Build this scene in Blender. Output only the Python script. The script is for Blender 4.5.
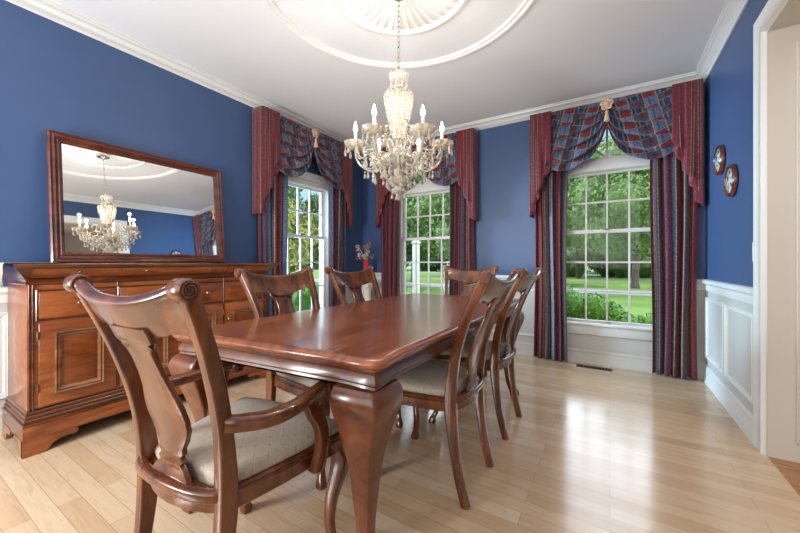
import bpy, bmesh, math, random
from mathutils import Vector, Matrix
PI = math.pi
SC = bpy.context.scene
COL = SC.collection
for o in list(bpy.data.objects):
    bpy.data.objects.remove(o, do_unlink=True)

# ------------------------------------------------------------------ camera
CAM_Z = 1.05
cam_d = bpy.data.cameras.new('camera')
cam_d.sensor_width = 36.0
cam_d.lens = 36.0 * 340.0 / 800.0
cam_d.shift_y = -0.0055
cam_d.clip_start = 0.02
cam_d.clip_end = 400
cam = bpy.data.objects.new('camera', cam_d)
cam.location = (0, 0, CAM_Z)
cam.rotation_euler = (PI / 2, 0, math.radians(31.7))
COL.objects.link(cam)
SC.camera = cam

# ------------------------------------------------------------------ colour handling
SC.view_settings.view_transform = 'Standard'
SC.view_settings.look = 'None'
SC.view_settings.gamma = 1.0
SC.view_settings.use_curve_mapping = False
SC.view_settings.exposure = 0.6

# ------------------------------------------------------------------ world sky
W = bpy.data.worlds.new('sky')
SC.world = W
W.use_nodes = True
nt = W.node_tree
nt.nodes.clear()
wo = nt.nodes.new('ShaderNodeOutputWorld')
wb = nt.nodes.new('ShaderNodeBackground')
wtc = nt.nodes.new('ShaderNodeTexCoord')
wsep = nt.nodes.new('ShaderNodeSeparateXYZ')
wr = nt.nodes.new('ShaderNodeValToRGB')
wn = nt.nodes.new('ShaderNodeTexNoise')
wnr = nt.nodes.new('ShaderNodeValToRGB')
wm = nt.nodes.new('ShaderNodeMix')
wm.data_type = 'RGBA'
nt.links.new(wtc.outputs['Generated'], wsep.inputs[0])
nt.links.new(wsep.outputs['Z'], wr.inputs[0])
nt.links.new(wtc.outputs['Generated'], wn.inputs['Vector'])
wn.inputs['Scale'].default_value = 3.0
wn.inputs['Detail'].default_value = 6
nt.links.new(wn.outputs[0], wnr.inputs[0])
wnr.color_ramp.elements[0].position = 0.5
wnr.color_ramp.elements[0].color = (0, 0, 0, 1)
wnr.color_ramp.elements[1].position = 0.7
wnr.color_ramp.elements[1].color = (1, 1, 1, 1)
wr.color_ramp.elements[0].position = 0.0
wr.color_ramp.elements[0].color = (0.46, 0.68, 0.90, 1)
wr.color_ramp.elements[1].position = 0.6
wr.color_ramp.elements[1].color = (0.13, 0.33, 0.74, 1)
nt.links.new(wnr.outputs[0], wm.inputs[0])
nt.links.new(wr.outputs[0], wm.inputs[6])
wm.inputs[7].default_value = (0.85, 0.9, 0.95, 1)
nt.links.new(wm.outputs[2], wb.inputs[0])
wb.inputs[1].default_value = 1.05
nt.links.new(wb.outputs[0], wo.inputs[0])

# ------------------------------------------------------------------ sun and added fill lights
def lamp(name, kind, loc, energy, color=(1, 1, 1), target=None, size=1.0, size_y=None, spread=None):
    d = bpy.data.lights.new(name, kind)
    d.energy = energy
    d.color = color
    if kind == 'AREA':
        d.shape = 'RECTANGLE'
        d.size = size
        d.size_y = size_y or size
        if spread:
            d.spread = spread
    o = bpy.data.objects.new(name, d)
    o.location = loc
    if target is not None:
        v = Vector(target) - Vector(loc)
        o.rotation_euler = v.to_track_quat('-Z', 'Y').to_euler()
    COL.objects.link(o)
    return o

sun = lamp('sun', 'SUN', (30, -8, 30), 2.3, (1.0, 0.95, 0.86), target=(0, 0, 0))
sun.data.angle = math.radians(1.5)
# unseen area fills, added behind the camera and in the hall to brighten the room
lamp('rear_fill', 'AREA', (-1.0, -1.45, 1.7), 34, (1.0, 0.98, 0.96), target=(-1.4, 2.0, 1.35), size=3.2, size_y=1.6)  # added frontal fill, no window stands behind it
lamp('hall_fill', 'AREA', (1.9, 0.2, 2.55), 26, (1.0, 0.97, 0.92), target=(1.9, 0.6, 0), size=0.8, size_y=1.6)  # added fill under the hall ceiling, out of the mirror's view
lamp('ceiling_fill', 'AREA', (-2.2, -1.3, 1.0), 56, (0.92, 0.98, 1.0), target=(-1.1, 4.6, 2.74), size=0.7, size_y=0.7)  # added upward fill to whiten the far ceiling
for nm, src, e in (('sky_boost_back', (0.5, 10, 5.2), 3.2), ('sky_boost_left', (-10, -2.4, 2.2), 5.0)):  # wide suns added to boost daylight through the windows
    g = lamp(nm, 'SUN', src, e, (0.90, 0.95, 1.0), target=(0, 0, 0))
    g.data.angle = math.radians(60)

# spot added outside the left window to brighten the right wall
sp_ = lamp('right_wall_fill_spot', 'SPOT', (-5.2, 2.35, 1.5), 1700, (0.50, 0.78, 1.0), target=(0.72, 3.55, 1.25))
sp_.data.spot_size = math.radians(40)
sp_.data.spot_blend = 0.8
sp_.data.shadow_soft_size = 0.5

# ------------------------------------------------------------------ materials
def lin(c):
    def f(x):
        x /= 255.0
        return x / 12.92 if x <= 0.04045 else ((x + 0.055) / 1.055) ** 2.4
    return (f(c[0]), f(c[1]), f(c[2]), 1.0)

class NM:
    def __init__(s, name):
        s.m = bpy.data.materials.new(name)
        s.m.use_nodes = True
        s.t = s.m.node_tree
        s.b = s.t.nodes['Principled BSDF']
        s.tc = None
    def n(s, kind, **kw):
        x = s.t.nodes.new(kind)
        for k, v in kw.items():
            setattr(x, k, v)
        return x
    def l(s, a, b):
        s.t.links.new(a, b)
    def coord(s, scale=(1, 1, 1), out='Object', rot=(0, 0, 0)):
        if s.tc is None:
            s.tc = s.n('ShaderNodeTexCoord')
        mp = s.n('ShaderNodeMapping')
        mp.inputs['Scale'].default_value = scale
        mp.inputs['Rotation'].default_value = rot
        s.l(s.tc.outputs[out], mp.inputs[0])
        return mp.outputs[0]
    def noise(s, vec, scale, detail=4, rough=0.6, dist=0.0):
        x = s.n('ShaderNodeTexNoise')
        x.inputs['Scale'].default_value = scale
        x.inputs['Detail'].default_value = detail
        x.inputs['Roughness'].default_value = rough
        x.inputs['Distortion'].default_value = dist
        s.l(vec, x.inputs['Vector'])
        return x.outputs[0]
    def ramp(s, fac, stops, interp='LINEAR'):
        x = s.n('ShaderNodeValToRGB')
        r = x.color_ramp
        r.interpolation = interp
        while len(r.elements) < len(stops):
            r.elements.new(0.5)
        for e, (p, c) in zip(r.elements, stops):
            e.position = p
            e.color = c if len(c) == 4 else lin(c)
        s.l(fac, x.inputs[0])
        return x.outputs[0]
    def math(s, op, a, b=None, c=None):
        x = s.n('ShaderNodeMath', operation=op)
        for i, v in enumerate((a, b, c)):
            if v is None:
                continue
            if isinstance(v, (int, float)):
                x.inputs[i].default_value = v
            else:
                s.l(v, x.inputs[i])
        return x.outputs[0]
    def mix(s, f, a, b, mode='MIX'):
        x = s.n('ShaderNodeMix', data_type='RGBA', blend_type=mode)
        for i, v in ((0, f), (6, a), (7, b)):
            if isinstance(v, (int, float)):
                x.inputs[i].default_value = v
            elif isinstance(v, tuple):
                x.inputs[i].default_value = v if len(v) == 4 else lin(v)
            else:
                s.l(v, x.inputs[i])
        return x.outputs[2]
    def bump(s, h, strength=0.2, dist=0.01):
        x = s.n('ShaderNodeBump')
        x.inputs['Strength'].default_value = strength
        x.inputs['Distance'].default_value = dist
        s.l(h, x.inputs['Height'])
        s.l(x.outputs[0], s.b.inputs['Normal'])
    def base(s, c):
        if isinstance(c, tuple):
            s.b.inputs['Base Color'].default_value = c if len(c) == 4 else lin(c)
        else:
            s.l(c, s.b.inputs['Base Color'])
    def set(s, **kw):
        for k, v in kw.items():
            s.b.inputs[k.replace('_', ' ')].default_value = v
        return s.m

def plain(name, c, rough=0.5, metal=0.0, **kw):
    m = NM(name)
    m.base(c)
    vec = m.coord()
    m.bump(m.noise(vec, 60, 2), 0.04, 0.002)
    m.set(Roughness=rough, Metallic=metal, **kw)
    return m.m

def wood(name, dark, mid, light, scale=(9, 9, 1.2), rough=0.25, coat=0.3, knots=0.0):
    m = NM(name)
    v = m.coord(scale)
    n1 = m.noise(v, 1.6, 6, 0.62, 1.2)
    n2 = m.noise(v, 9.0, 4, 0.7, 0.3)
    c = m.ramp(n1, [(0.32, dark), (0.5, mid), (0.68, light)])
    fine = m.ramp(n2, [(0.35, (0.62, 0.6, 0.58, 1)), (0.65, (1.0, 1.0, 1.0, 1))])
    m.base(m.mix(0.55, c, fine, 'MULTIPLY'))
    m.b.inputs['Coat Weight'].default_value = coat
    m.b.inputs['Coat Roughness'].default_value = 0.12
    m.set(Roughness=rough)
    return m.m

M = {}
M['white_trim'] = plain('white_trim_paint', (226, 225, 222), 0.35)
M['ceiling'] = plain('ceiling_paint', (238, 238, 240), 0.9)
M['plaster'] = plain('plaster_ornament_paint', (240, 239, 238), 0.7)
M['beige'] = plain('hall_beige_paint', (204, 196, 184), 0.6)

def wall_mat(name):
    m = NM(name)
    g = m.n('ShaderNodeNewGeometry')
    sp = m.n('ShaderNodeSeparateXYZ')
    m.l(g.outputs['Position'], sp.inputs[0])
    up = m.math('GREATER_THAN', sp.outputs['Z'], 0.87)
    n = m.noise(m.coord((1, 1, 1)), 2.0, 3)
    blue = m.mix(n, (58, 81, 121), (66, 89, 130))
    m.base(m.mix(up, (200, 196, 190), blue))
    m.bump(m.noise(m.coord((1, 1, 1)), 150, 3), 0.06, 0.002)
    m.set(Roughness=0.42)
    return m.m
M['wall'] = wall_mat('two_tone_wall_paint')

def floor_mat():
    m = NM('oak_strip_floor')
    v = m.coord((1, 1, 1))
    br = m.n('ShaderNodeTexBrick')
    br.offset = 0.37
    br.offset_frequency = 2
    br.squash = 1.0
    m.l(v, br.inputs['Vector'])
    br.inputs['Scale'].default_value = 1.0
    br.inputs['Brick Width'].default_value = 0.85
    br.inputs['Row Height'].default_value = 0.078
    br.inputs['Mortar Size'].default_value = 0.0008
    br.inputs['Color1'].default_value = (0, 0, 0, 1)
    br.inputs['Color2'].default_value = (1, 1, 1, 1)
    br.inputs['Mortar'].default_value = (0.0, 0.0, 0.0, 1)
    tint = m.ramp(br.outputs['Color'], [(0.0, (200, 166, 130)), (0.35, (208, 176, 142)), (0.7, (213, 184, 152)), (1.0, (218, 193, 163))])
    g1 = m.noise(m.coord((1.3, 16, 1)), 3.0, 6, 0.65, 1.4)
    grain = m.ramp(g1, [(0.3, (0.74, 0.70, 0.66, 1)), (0.55, (1, 1, 1, 1)), (0.75, (0.9, 0.88, 0.86, 1))])
    c = m.mix(0.6, tint, grain, 'MULTIPLY')
    c = m.mix(br.outputs['Fac'], c, (150, 112, 76))
    m.base(c)
    m.b.inputs['Coat Weight'].default_value = 0.35
    m.b.inputs['Coat Roughness'].default_value = 0.12
    m.set(Roughness=0.2)
    return m.m
M['floor'] = floor_mat()
M['hall_floor'] = wood('hall_floor_oak', (150, 95, 50), (176, 118, 68), (196, 140, 88), (1.5, 14, 1), 0.25, 0.3)

M['chair_wood'] = wood('chair_mahogany', (66, 31, 13), (106, 56, 26), (136, 76, 36), (6, 6, 1.6), 0.24, 0.5)
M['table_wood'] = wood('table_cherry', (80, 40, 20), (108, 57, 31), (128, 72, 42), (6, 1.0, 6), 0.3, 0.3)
M['table_top'] = wood('table_top_cherry_lit', (108, 54, 28), (146, 80, 46), (168, 100, 62), (6, 1.0, 6), 0.26, 0.35)  # table cherry again, lightened for the light falling on the top
M['buffet_wood'] = wood('buffet_cherry', (108, 50, 20), (146, 76, 33), (168, 96, 47), (7, 1.6, 7), 0.28, 0.4)
M['buffet_dark'] = wood('buffet_moulding_glaze', (62, 28, 14), (98, 50, 24), (128, 72, 36), (7, 1.2, 7), 0.26, 0.4)
M['buffet_mid'] = wood('buffet_moulding_pale', (92, 52, 28), (132, 82, 48), (160, 106, 68), (7, 1.2, 7), 0.24, 0.5)  # lighter cherry tone for the door panel mouldings
M['buffet_panel'] = wood('buffet_panel_cherry', (98, 45, 17), (132, 66, 27), (152, 82, 38), (7, 1.6, 7), 0.3, 0.3)
M['mirror_wood'] = wood('mirror_frame_mahogany', (60, 24, 16), (98, 44, 30), (124, 62, 44), (8, 2, 8), 0.3, 0.4)
M['tray_wood'] = wood('tray_walnut', (120, 80, 52), (158, 114, 80), (182, 140, 104), (3, 12, 3), 0.35, 0.2)

def seat_mat():
    m = NM('seat_damask')
    v = m.coord((1, 1, 1))
    sp = m.n('ShaderNodeSeparateXYZ')
    m.l(v, sp.inputs[0])
    k = 2 * PI / 0.11
    a = m.math('SINE', m.math('MULTIPLY', m.math('ADD', sp.outputs[0], sp.outputs[1]), k))
    b = m.math('SINE', m.math('MULTIPLY', m.math('SUBTRACT', sp.outputs[0], sp.outputs[1]), k))
    p = m.math('ABSOLUTE', m.math('MULTIPLY', a, b))
    ring = m.ramp(p, [(0.0, (1, 1, 1, 1)), (0.06, (0.2, 0.2, 0.2, 1)), (0.4, (0, 0, 0, 1)), (0.5, (0.8, 0.8, 0.8, 1)), (0.6, (0.1, 0.1, 0.1, 1)), (1.0, (0.5, 0.5, 0.5, 1))])
    c = m.mix(ring, (180, 165, 146), (154, 138, 120))
    n = m.noise(v, 220, 2)
    c = m.mix(0.3, c, m.ramp(n, [(0.3, (0.7, 0.7, 0.7, 1)), (0.7, (1, 1, 1, 1))]), 'MULTIPLY')
    m.base(c)
    m.bump(ring, 0.35, 0.003)
    m.set(Roughness=0.6, Sheen_Weight=0.2)
    return m.m
M['seat'] = seat_mat()

BUR, BUR2, NAVY, STEEL, TAN, DARK, ROSE = (106, 32, 42), (84, 24, 34), (40, 46, 70), (86, 100, 130), (140, 118, 100), (60, 50, 52), (124, 50, 64)
SLATE = (62, 68, 88)
def fabric_mat(name, plaid=False, mode=0):
    m = NM(name)
    uv = m.coord((1, 1, 1), 'UV')
    sp = m.n('ShaderNodeSeparateXYZ')
    m.l(uv, sp.inputs[0])
    x = m.math('FRACT', m.math('DIVIDE', sp.outputs[0], 0.36))
    if mode == 1:      # burgundy ground with narrow lines
        x = m.math('FRACT', m.math('DIVIDE', sp.outputs[0], 0.075))
        s1 = m.ramp(x, [(0, BUR), (0.62, TAN), (0.67, BUR2), (0.78, DARK), (0.86, TAN), (0.90, BUR)], 'CONSTANT')
    else:
        s1 = m.ramp(x, [(0, BUR), (0.11, DARK), (0.13, TAN), (0.145, STEEL), (0.30, NAVY), (0.33, TAN), (0.345, BUR2), (0.44, DARK),
                        (0.50, TAN), (0.515, BUR), (0.57, SLATE), (0.66, TAN), (0.675, DARK), (0.72, BUR), (0.88, TAN), (0.90, SLATE)], 'CONSTANT')
    c = s1
    if plaid:
        x = m.math('FRACT', m.math('DIVIDE', sp.outputs[0], 0.22))
        s1 = m.ramp(x, [(0, ROSE), (0.06, BUR), (0.40, TAN), (0.44, NAVY), (0.55, STEEL), (0.62, NAVY), (0.80, STEEL), (0.86, NAVY), (0.95, TAN)], 'CONSTANT')
        s2 = m.ramp(x, [(0, STEEL), (0.22, SLATE), (0.28, STEEL), (0.40, TAN), (0.44, DARK), (0.60, BUR2), (0.72, SLATE), (0.95, TAN)], 'CONSTANT')
        y = m.math('FRACT', m.math('DIVIDE', sp.outputs[1], 0.20))
        f = m.math('GREATER_THAN', y, 0.5)
        c = m.mix(f, s1, s2)
        ln = m.math('LESS_THAN', m.math('FRACT', m.math('DIVIDE', sp.outputs[1], 0.10)), 0.08)
        c = m.mix(m.math('MULTIPLY', ln, 0.7), c, TAN)
    n = m.noise(uv, 75, 4, 0.85)
    sp1 = m.ramp(n, [(0.38, (0.35, 0.35, 0.4, 1)), (0.52, (1, 1, 1, 1)), (0.64, (2.4, 2.3, 2.2, 1))])
    c = m.mix(0.85, c, sp1, 'MULTIPLY')
    m.base(c)
    m.set(Roughness=0.85, Sheen_Weight=0.15)
    return m.m
M['drape'] = fabric_mat('striped_drapery')
M['drape_plaid'] = fabric_mat('plaid_swag_fabric', True)
M['drape_burg'] = fabric_mat('burgundy_jabot_fabric', False, 1)
M['lining'] = plain('rose_jabot_lining', (150, 66, 78), 0.85)
M['tassel'] = plain('tan_tassel_yarn', (214, 178, 146), 0.9)

def crystal():
    m = NM('crystal_glass')
    m.base((226, 218, 203))
    n = m.noise(m.coord(), 90, 2)
    m.bump(n, 0.5, 0.004)
    m.set(Roughness=0.05, Transmission_Weight=0.6, IOR=1.5)
    return m.m
M['crystal'] = crystal()
M['silver'] = plain('polished_silver', (215, 212, 205), 0.18, 1.0)
M['brass'] = plain('aged_brass', (150, 120, 84), 0.35, 1.0)
M['pewter'] = plain('pewter_knob_metal', (196, 184, 168), 0.22, 1.0)
M['candle'] = plain('ivory_candle_sleeve', (240, 226, 196), 0.5)
def emit(name, c, s):
    m = NM(name)
    m.base(c)
    m.b.inputs['Emission Color'].default_value = lin(c)
    m.b.inputs['Emission Strength'].default_value = s
    return m.m
M['bulb'] = emit('lit_flame_bulb', (255, 236, 200), 25)
mm = NM('mirror_glass'); mm.base((0.93, 0.93, 0.92, 1)); M['mirror'] = mm.set(Metallic=1.0, Roughness=0.0)

def pane_mat():
    m = bpy.data.materials.new('window_glass')
    m.use_nodes = True
    t = m.node_tree
    t.nodes.clear()
    o = t.nodes.new('ShaderNodeOutputMaterial')
    tr = t.nodes.new('ShaderNodeBsdfTransparent')
    tr.inputs[0].default_value = (0.97, 0.985, 0.98, 1)
    gl = t.nodes.new('ShaderNodeBsdfGlossy')
    gl.inputs['Roughness'].default_value = 0.02
    mx = t.nodes.new('ShaderNodeMixShader')
    fr = t.nodes.new('ShaderNodeFresnel')
    fr.inputs[0].default_value = 1.25
    t.links.new(fr.outputs[0], mx.inputs[0])
    t.links.new(tr.outputs[0], mx.inputs[1])
    t.links.new(gl.outputs[0], mx.inputs[2])
    t.links.new(mx.outputs[0], o.inputs[0])
    return m
M['pane'] = pane_mat()

def leaf_mat(name, a, b, trans=0.25):
    m = NM(name)
    n = m.noise(m.coord((1, 1, 1)), 1.4, 5, 0.7)
    info = m.n('ShaderNodeNewGeometry')
    r = m.math('MULTIPLY_ADD', info.outputs['Random Per Island'], 0.5, m.math('MULTIPLY', n, 0.6))
    m.base(m.mix(r, a, b))
    m.set(Roughness=0.6)
    return m.m
M['leaf_mid'] = leaf_mat('maple_leaves', (46, 76, 28), (128, 158, 76))
M['leaf_dark'] = leaf_mat('evergreen_leaves', (28, 50, 28), (82, 112, 62))
M['leaf_light'] = leaf_mat('light_green_leaves', (70, 104, 46), (156, 184, 104))
M['leaf_yellow'] = leaf_mat('yellow_green_leaves', (110, 124, 40), (190, 188, 92))
M['leaf_hedge'] = leaf_mat('hedge_leaves', (44, 92, 20), (120, 172, 44))
M['bark'] = wood('tree_bark', (70, 58, 48), (104, 90, 76), (130, 116, 100), (4, 4, 1), 0.9, 0.0)

def grass_mat():
    m = NM('lawn_grass')
    v = m.coord((1, 1, 1))
    n = m.noise(v, 0.3, 6, 0.7)
    f = m.noise(v, 9, 3, 0.8)
    c = m.ramp(n, [(0.3, (96, 128, 44)), (0.6, (136, 166, 68)), (0.8, (156, 180, 90))])
    m.base(m.mix(0.4, c, m.ramp(f, [(0.3, (0.6, 0.65, 0.5, 1)), (0.7, (1, 1, 1, 1))]), 'MULTIPLY'))
    m.set(Roughness=0.9)
    return m.m
M['grass'] = grass_mat()
M['road'] = plain('pale_driveway_asphalt', (176, 176, 172), 0.9)
M['red_glass'] = NM('cranberry_vase_glass').set(Roughness=0.12, Transmission_Weight=0.3)
M['red_glass'].node_tree.nodes['Principled BSDF'].inputs['Base Color'].default_value = lin((212, 62, 86))
M['dried'] = plain('dried_pink_stems', (176, 128, 122), 0.9)
M['dried_white'] = plain('dried_white_petals', (226, 214, 196), 0.9)
M['ceramic'] = plain('glazed_white_ceramic', (234, 230, 218), 0.25)
M['black'] = plain('dark_void', (26, 22, 20), 0.8)
M['vent'] = plain('brown_painted_metal', (86, 70, 56), 0.45, 0.3)
M['fringe'] = plain('cream_fringe_yarn', (158, 150, 132), 0.95)
M['plastic'] = plain('white_switch_plastic', (238, 236, 230), 0.4)
def plate_mat():
    m = NM('painted_plate_scene')
    v = m.coord((1, 1, 1))
    n = m.noise(v, 22, 4, 0.6, 0.5)
    m.base(m.ramp(n, [(0.38, (40, 66, 62)), (0.45, (92, 120, 126)), (0.50, (186, 196, 192)), (0.58, (206, 190, 160)), (0.66, (96, 70, 50))]))
    m.set(Roughness=0.15)
    return m.m
M['plate'] = plate_mat()

# ------------------------------------------------------------------ geometry helpers
def build(name, bm, mat, parent=None, smooth=45, loc=None):
    bmesh.ops.recalc_face_normals(bm, faces=bm.faces)
    me = bpy.data.meshes.new(name)
    bm.to_mesh(me)
    bm.free()
    if smooth:
        for p in me.polygons:
            p.use_smooth = True
        me.set_sharp_from_angle(angle=math.radians(smooth))
    mats = mat if isinstance(mat, (list, tuple)) else [mat]
    for x in mats:
        me.materials.append(x)
    o = bpy.data.objects.new(name, me)
    COL.objects.link(o)
    if parent:
        o.parent = parent
    if loc:
        o.location = loc
    return o

def tag(o, label=None, cat=None, group=None, kind=None):
    if label: o['label'] = label
    if cat: o['category'] = cat
    if group: o['group'] = group
    if kind: o['kind'] = kind
    return o

def thing(name, label, cat, loc=(0, 0, 0), rz=0.0, group=None):
    o = bpy.data.objects.new(name, None)
    o.empty_display_size = 0.1
    o.location = loc
    o.rotation_euler = (0, 0, rz)
    COL.objects.link(o)
    return tag(o, label, cat, group)

def struct(name, bm, mat, smooth=45, parent=None):
    o = build(name, bm, mat, parent, smooth)
    if not parent:
        o['kind'] = 'structure'
    return o

def dup(root, loc, rz, label, group=None):
    def cp(o, par):
        c = o.copy()
        COL.objects.link(c)
        c.parent = par
        for ch in o.children:
            cp(ch, c)
        return c
    r = cp(root, None)
    r.location = loc
    r.rotation_euler = (0, 0, rz)
    r['label'] = label
    if group:
        r['group'] = group
    return r

def B(): return bmesh.new()

def box(bm, x0, x1, y0, y1, z0, z1, bev=0.0, seg=2):
    m = Matrix.Translation(((x0 + x1) / 2, (y0 + y1) / 2, (z0 + z1) / 2)) @ Matrix.Diagonal((abs(x1 - x0), abs(y1 - y0), abs(z1 - z0), 1))
    r = bmesh.ops.create_cube(bm, size=1.0, matrix=m)
    if bev > 0:
        es = list({e for v in r['verts'] for e in v.link_edges})
        bmesh.ops.bevel(bm, geom=es, offset=bev, segments=seg, affect='EDGES', profile=0.5)
    return bm

def loft(bm, rings, cap=True, closed=False):
    vs = [[bm.verts.new(p) for p in r] for r in rings]
    n = len(vs[0])
    k = len(vs)
    for i in range(k if closed else k - 1):
        a, b = vs[i], vs[(i + 1) % k]
        for j in range(n):
            try: bm.faces.new((a[j], a[(j + 1) % n], b[(j + 1) % n], b[j]))
            except ValueError: pass
    if cap and not closed:
        bm.faces.new(list(reversed(vs[0])))
        bm.faces.new(vs[-1])
    return vs

def cr(pts, n=6):
    """Catmull-Rom through tuples of any length"""
    out = []
    k = len(pts)
    for i in range(k - 1):
        p0, p1, p2, p3 = pts[max(i - 1, 0)], pts[i], pts[i + 1], pts[min(i + 2, k - 1)]
        for j in range(n):
            t = j / n
            out.append(tuple(0.5 * ((2 * b) + (c - a) * t + (2 * a - 5 * b + 4 * c - d) * t * t + (3 * b - a - 3 * c + d) * t ** 3)
                             for a, b, c, d in zip(p0, p1, p2, p3)))
    out.append(tuple(pts[-1]))
    return out

def rrect(w, h, r=0.3, seg=3):
    """rounded rectangle, r = fraction of the short half side"""
    a, b = w / 2, h / 2
    rr = min(a, b) * r
    out = []
    for cx, cy, a0 in ((a - rr, b - rr, 0), (-a + rr, b - rr, 90), (-a + rr, -b + rr, 180), (a - rr, -b + rr, 270)):
        for i in range(seg + 1):
            t = math.radians(a0 + 90 * i / seg)
            out.append((cx + rr * math.cos(t), cy + rr * math.sin(t)))
    return out

def ell(w, h, n=12):
    return [(w / 2 * math.cos(2 * PI * i / n), h / 2 * math.sin(2 * PI * i / n)) for i in range(n)]

def sweep(bm, pts, sizes, side=None, r=0.35, round_=False, cap=True, n=12):
    """pts: list of Vector; sizes: (w along side, h) per point; side: fixed side vector or None"""
    pts = [Vector(p) for p in pts]
    rings = []
    k = len(pts)
    for i, p in enumerate(pts):
        t = (pts[min(i + 1, k - 1)] - pts[max(i - 1, 0)]).normalized()
        if side is not None:
            s = Vector(side)
            s = (s - t * s.dot(t)).normalized()
        else:
            s = t.cross(Vector((0, 0, 1)))
            if s.length < 1e-3: s = Vector((1, 0, 0))
            s.normalize()
        u = s.cross(t).normalized()
        w, h = sizes[i] if isinstance(sizes, list) else sizes
        sec = ell(w, h, n) if round_ else rrect(w, h, r)
        rings.append([p + s * a + u * b for a, b in sec])
    return loft(bm, rings, cap)

def lathe(bm, prof, c=(0, 0, 0), n=24, axis='z', cap=True):
    rings = []
    for r, z in prof:
        ring = []
        for i in range(n):
            a = 2 * PI * i / n
            x, y = max(r, 1e-4) * math.cos(a), max(r, 1e-4) * math.sin(a)
            if axis == 'z': q = (x, y, z)
            elif axis == 'x': q = (z, x, y)
            else: q = (x, z, y)
            ring.append(Vector(q) + Vector(c))
        rings.append(ring)
    return loft(bm, rings, cap)

def offset_poly(path, d, closed):
    """offset 2D polyline to its right by d with mitres"""
    n = len(path)
    out = []
    for i in range(n):
        p = Vector(path[i])
        if closed or 0 < i < n - 1:
            a = (p - Vector(path[i - 1])).normalized()
            b = (Vector(path[(i + 1) % n]) - p).normalized()
        elif i == 0:
            a = b = (Vector(path[1]) - p).normalized()
        else:
            a = b = (p - Vector(path[i - 1])).normalized()
        na, nb = Vector((a.y, -a.x)), Vector((b.y, -b.x))
        m = (na + nb)
        m.normalize()
        k = d / max(m.dot(na), 0.2)
        out.append(p + m * k)
    return out

def mould(bm, path, prof, closed=False, mat=None, cap=True):
    """run profile [(offset, z)...] (closed outline) along 2D path; optional matrix"""
    n = len(path)
    cols = [offset_poly(path, o, closed) for o, z in prof]
    rings = []
    for i in range(n):
        ring = [Vector((cols[j][i].x, cols[j][i].y, prof[j][1])) for j in range(len(prof))]
        if mat is not None:
            ring = [mat @ v for v in ring]
        rings.append(ring)
    loft(bm, rings, cap, closed)

def stack(bm, outline, prof, cap=True, mat=None):
    """closed outline (ccw) lofted through (outward offset, z) list, capped"""
    rings = []
    for o, z in prof:
        ring = [Vector((v.x, v.y, z)) for v in offset_poly(outline, o, True)]
        if mat is not None: ring = [mat @ v for v in ring]
        rings.append(ring)
    loft(bm, rings, cap)

def frame_mat(origin, ux, uy):
    ux, uy = Vector(ux), Vector(uy)
    uz = ux.cross(uy)
    m = Matrix((ux, uy, uz)).transposed().to_4x4()
    m.translation = Vector(origin)
    return m

def grid(bm, nu, nv, f, uvf=None):
    uvl = bm.loops.layers.uv.verify()
    vs = [[bm.verts.new(f(i / nu, j / nv)) for j in range(nv + 1)] for i in range(nu + 1)]
    for i in range(nu):
        for j in range(nv):
            fc = bm.faces.new((vs[i][j], vs[i + 1][j], vs[i + 1][j + 1], vs[i][j + 1]))
            if uvf:
                for lp, (a, b) in zip(fc.loops, ((i, j), (i + 1, j), (i + 1, j + 1), (i, j + 1))):
                    lp[uvl].uv = uvf(a / nu, b / nv)
    return vs

def thicken(o, t):
    md = o.modifiers.new('cloth_thickness', 'SOLIDIFY')
    md.thickness = t
    md.offset = 0
# ================================================================== ROOM SHELL
XL, XR, YB, YF, H = -3.15, 0.724, 4.02, -1.7, 2.74
WT = 0.16
OY0, OY1, OZ = 0.9, 2.62, 2.306           # opening into the hall on the right wall
WH = 0.45                                  # half width of a window hole
WZ0, WZ1 = 0.40, 2.10

def wall_panel(bm, mat, u0, u1, z1, holes, T):
    """mat: local x along wall, y outward, z up"""
    def bx(a, b, c, d):
        r0 = [Vector((a, 0, c)), Vector((b, 0, c)), Vector((b, 0, d)), Vector((a, 0, d))]
        loft(bm, [[mat @ v for v in r0], [mat @ (v + Vector((0, T, 0))) for v in r0]])
    u = u0
    for (c, hw, za, zb, arch) in sorted(holes):
        bx(u, c - hw, 0, z1)
        if za > 0: bx(c - hw, c + hw, 0, za)
        if arch:
            n = 20
            for i in range(n):
                a0, a1 = PI - PI * i / n, PI - PI * (i + 1) / n
                xa, xb = c + hw * math.cos(a0), c + hw * math.cos(a1)
                q = [Vector((xa, 0, zb + hw * math.sin(a0))), Vector((xb, 0, zb + hw * math.sin(a1))), Vector((xb, 0, z1)), Vector((xa, 0, z1))]
                loft(bm, [[mat @ v for v in q], [mat @ (v + Vector((0, T, 0))) for v in q]])
        else:
            bx(c - hw, c + hw, zb, z1)
        u = c + hw
    bx(u, u1, 0, z1)

M_BACK = frame_mat((0, YB, 0), (1, 0, 0), (0, 1, 0))
M_LEFT = frame_mat((XL, 0, 0), (0, 1, 0), (-1, 0, 0))
M_LEFT = Matrix(((0, -1, 0, XL), (1, 0, 0, 0), (0, 0, 1, 0), (0, 0, 0, 1)))
W1, W2, W3 = 2.885, -2.065, -0.026         # window centres
bm = B(); wall_panel(bm, M_BACK, XL - WT, XR + 0.5, H, [(W2, WH, WZ0, WZ1, True), (W3, WH, WZ0, WZ1, True)], WT); struct('wall_back', bm, M['wall'], 0)
bm = B(); wall_panel(bm, M_LEFT, YF, YB, H, [(W1, WH, WZ0, 2.05, False)], WT); struct('wall_left', bm, M['wall'], 0)
bm = B()
box(bm, XR, XR + 0.5, OY1, YB, 0, H); box(bm, XR, XR + 0.5, YF, OY0, 0, H); box(bm, XR, XR + 0.5, OY0, OY1, OZ, H)
struct('wall_right', bm, M['wall'], 0)
bm = B(); box(bm, XL - WT, XR + 0.5, YF - WT, YF, 0, H); struct('wall_front', bm, M['wall'], 0)
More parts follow.
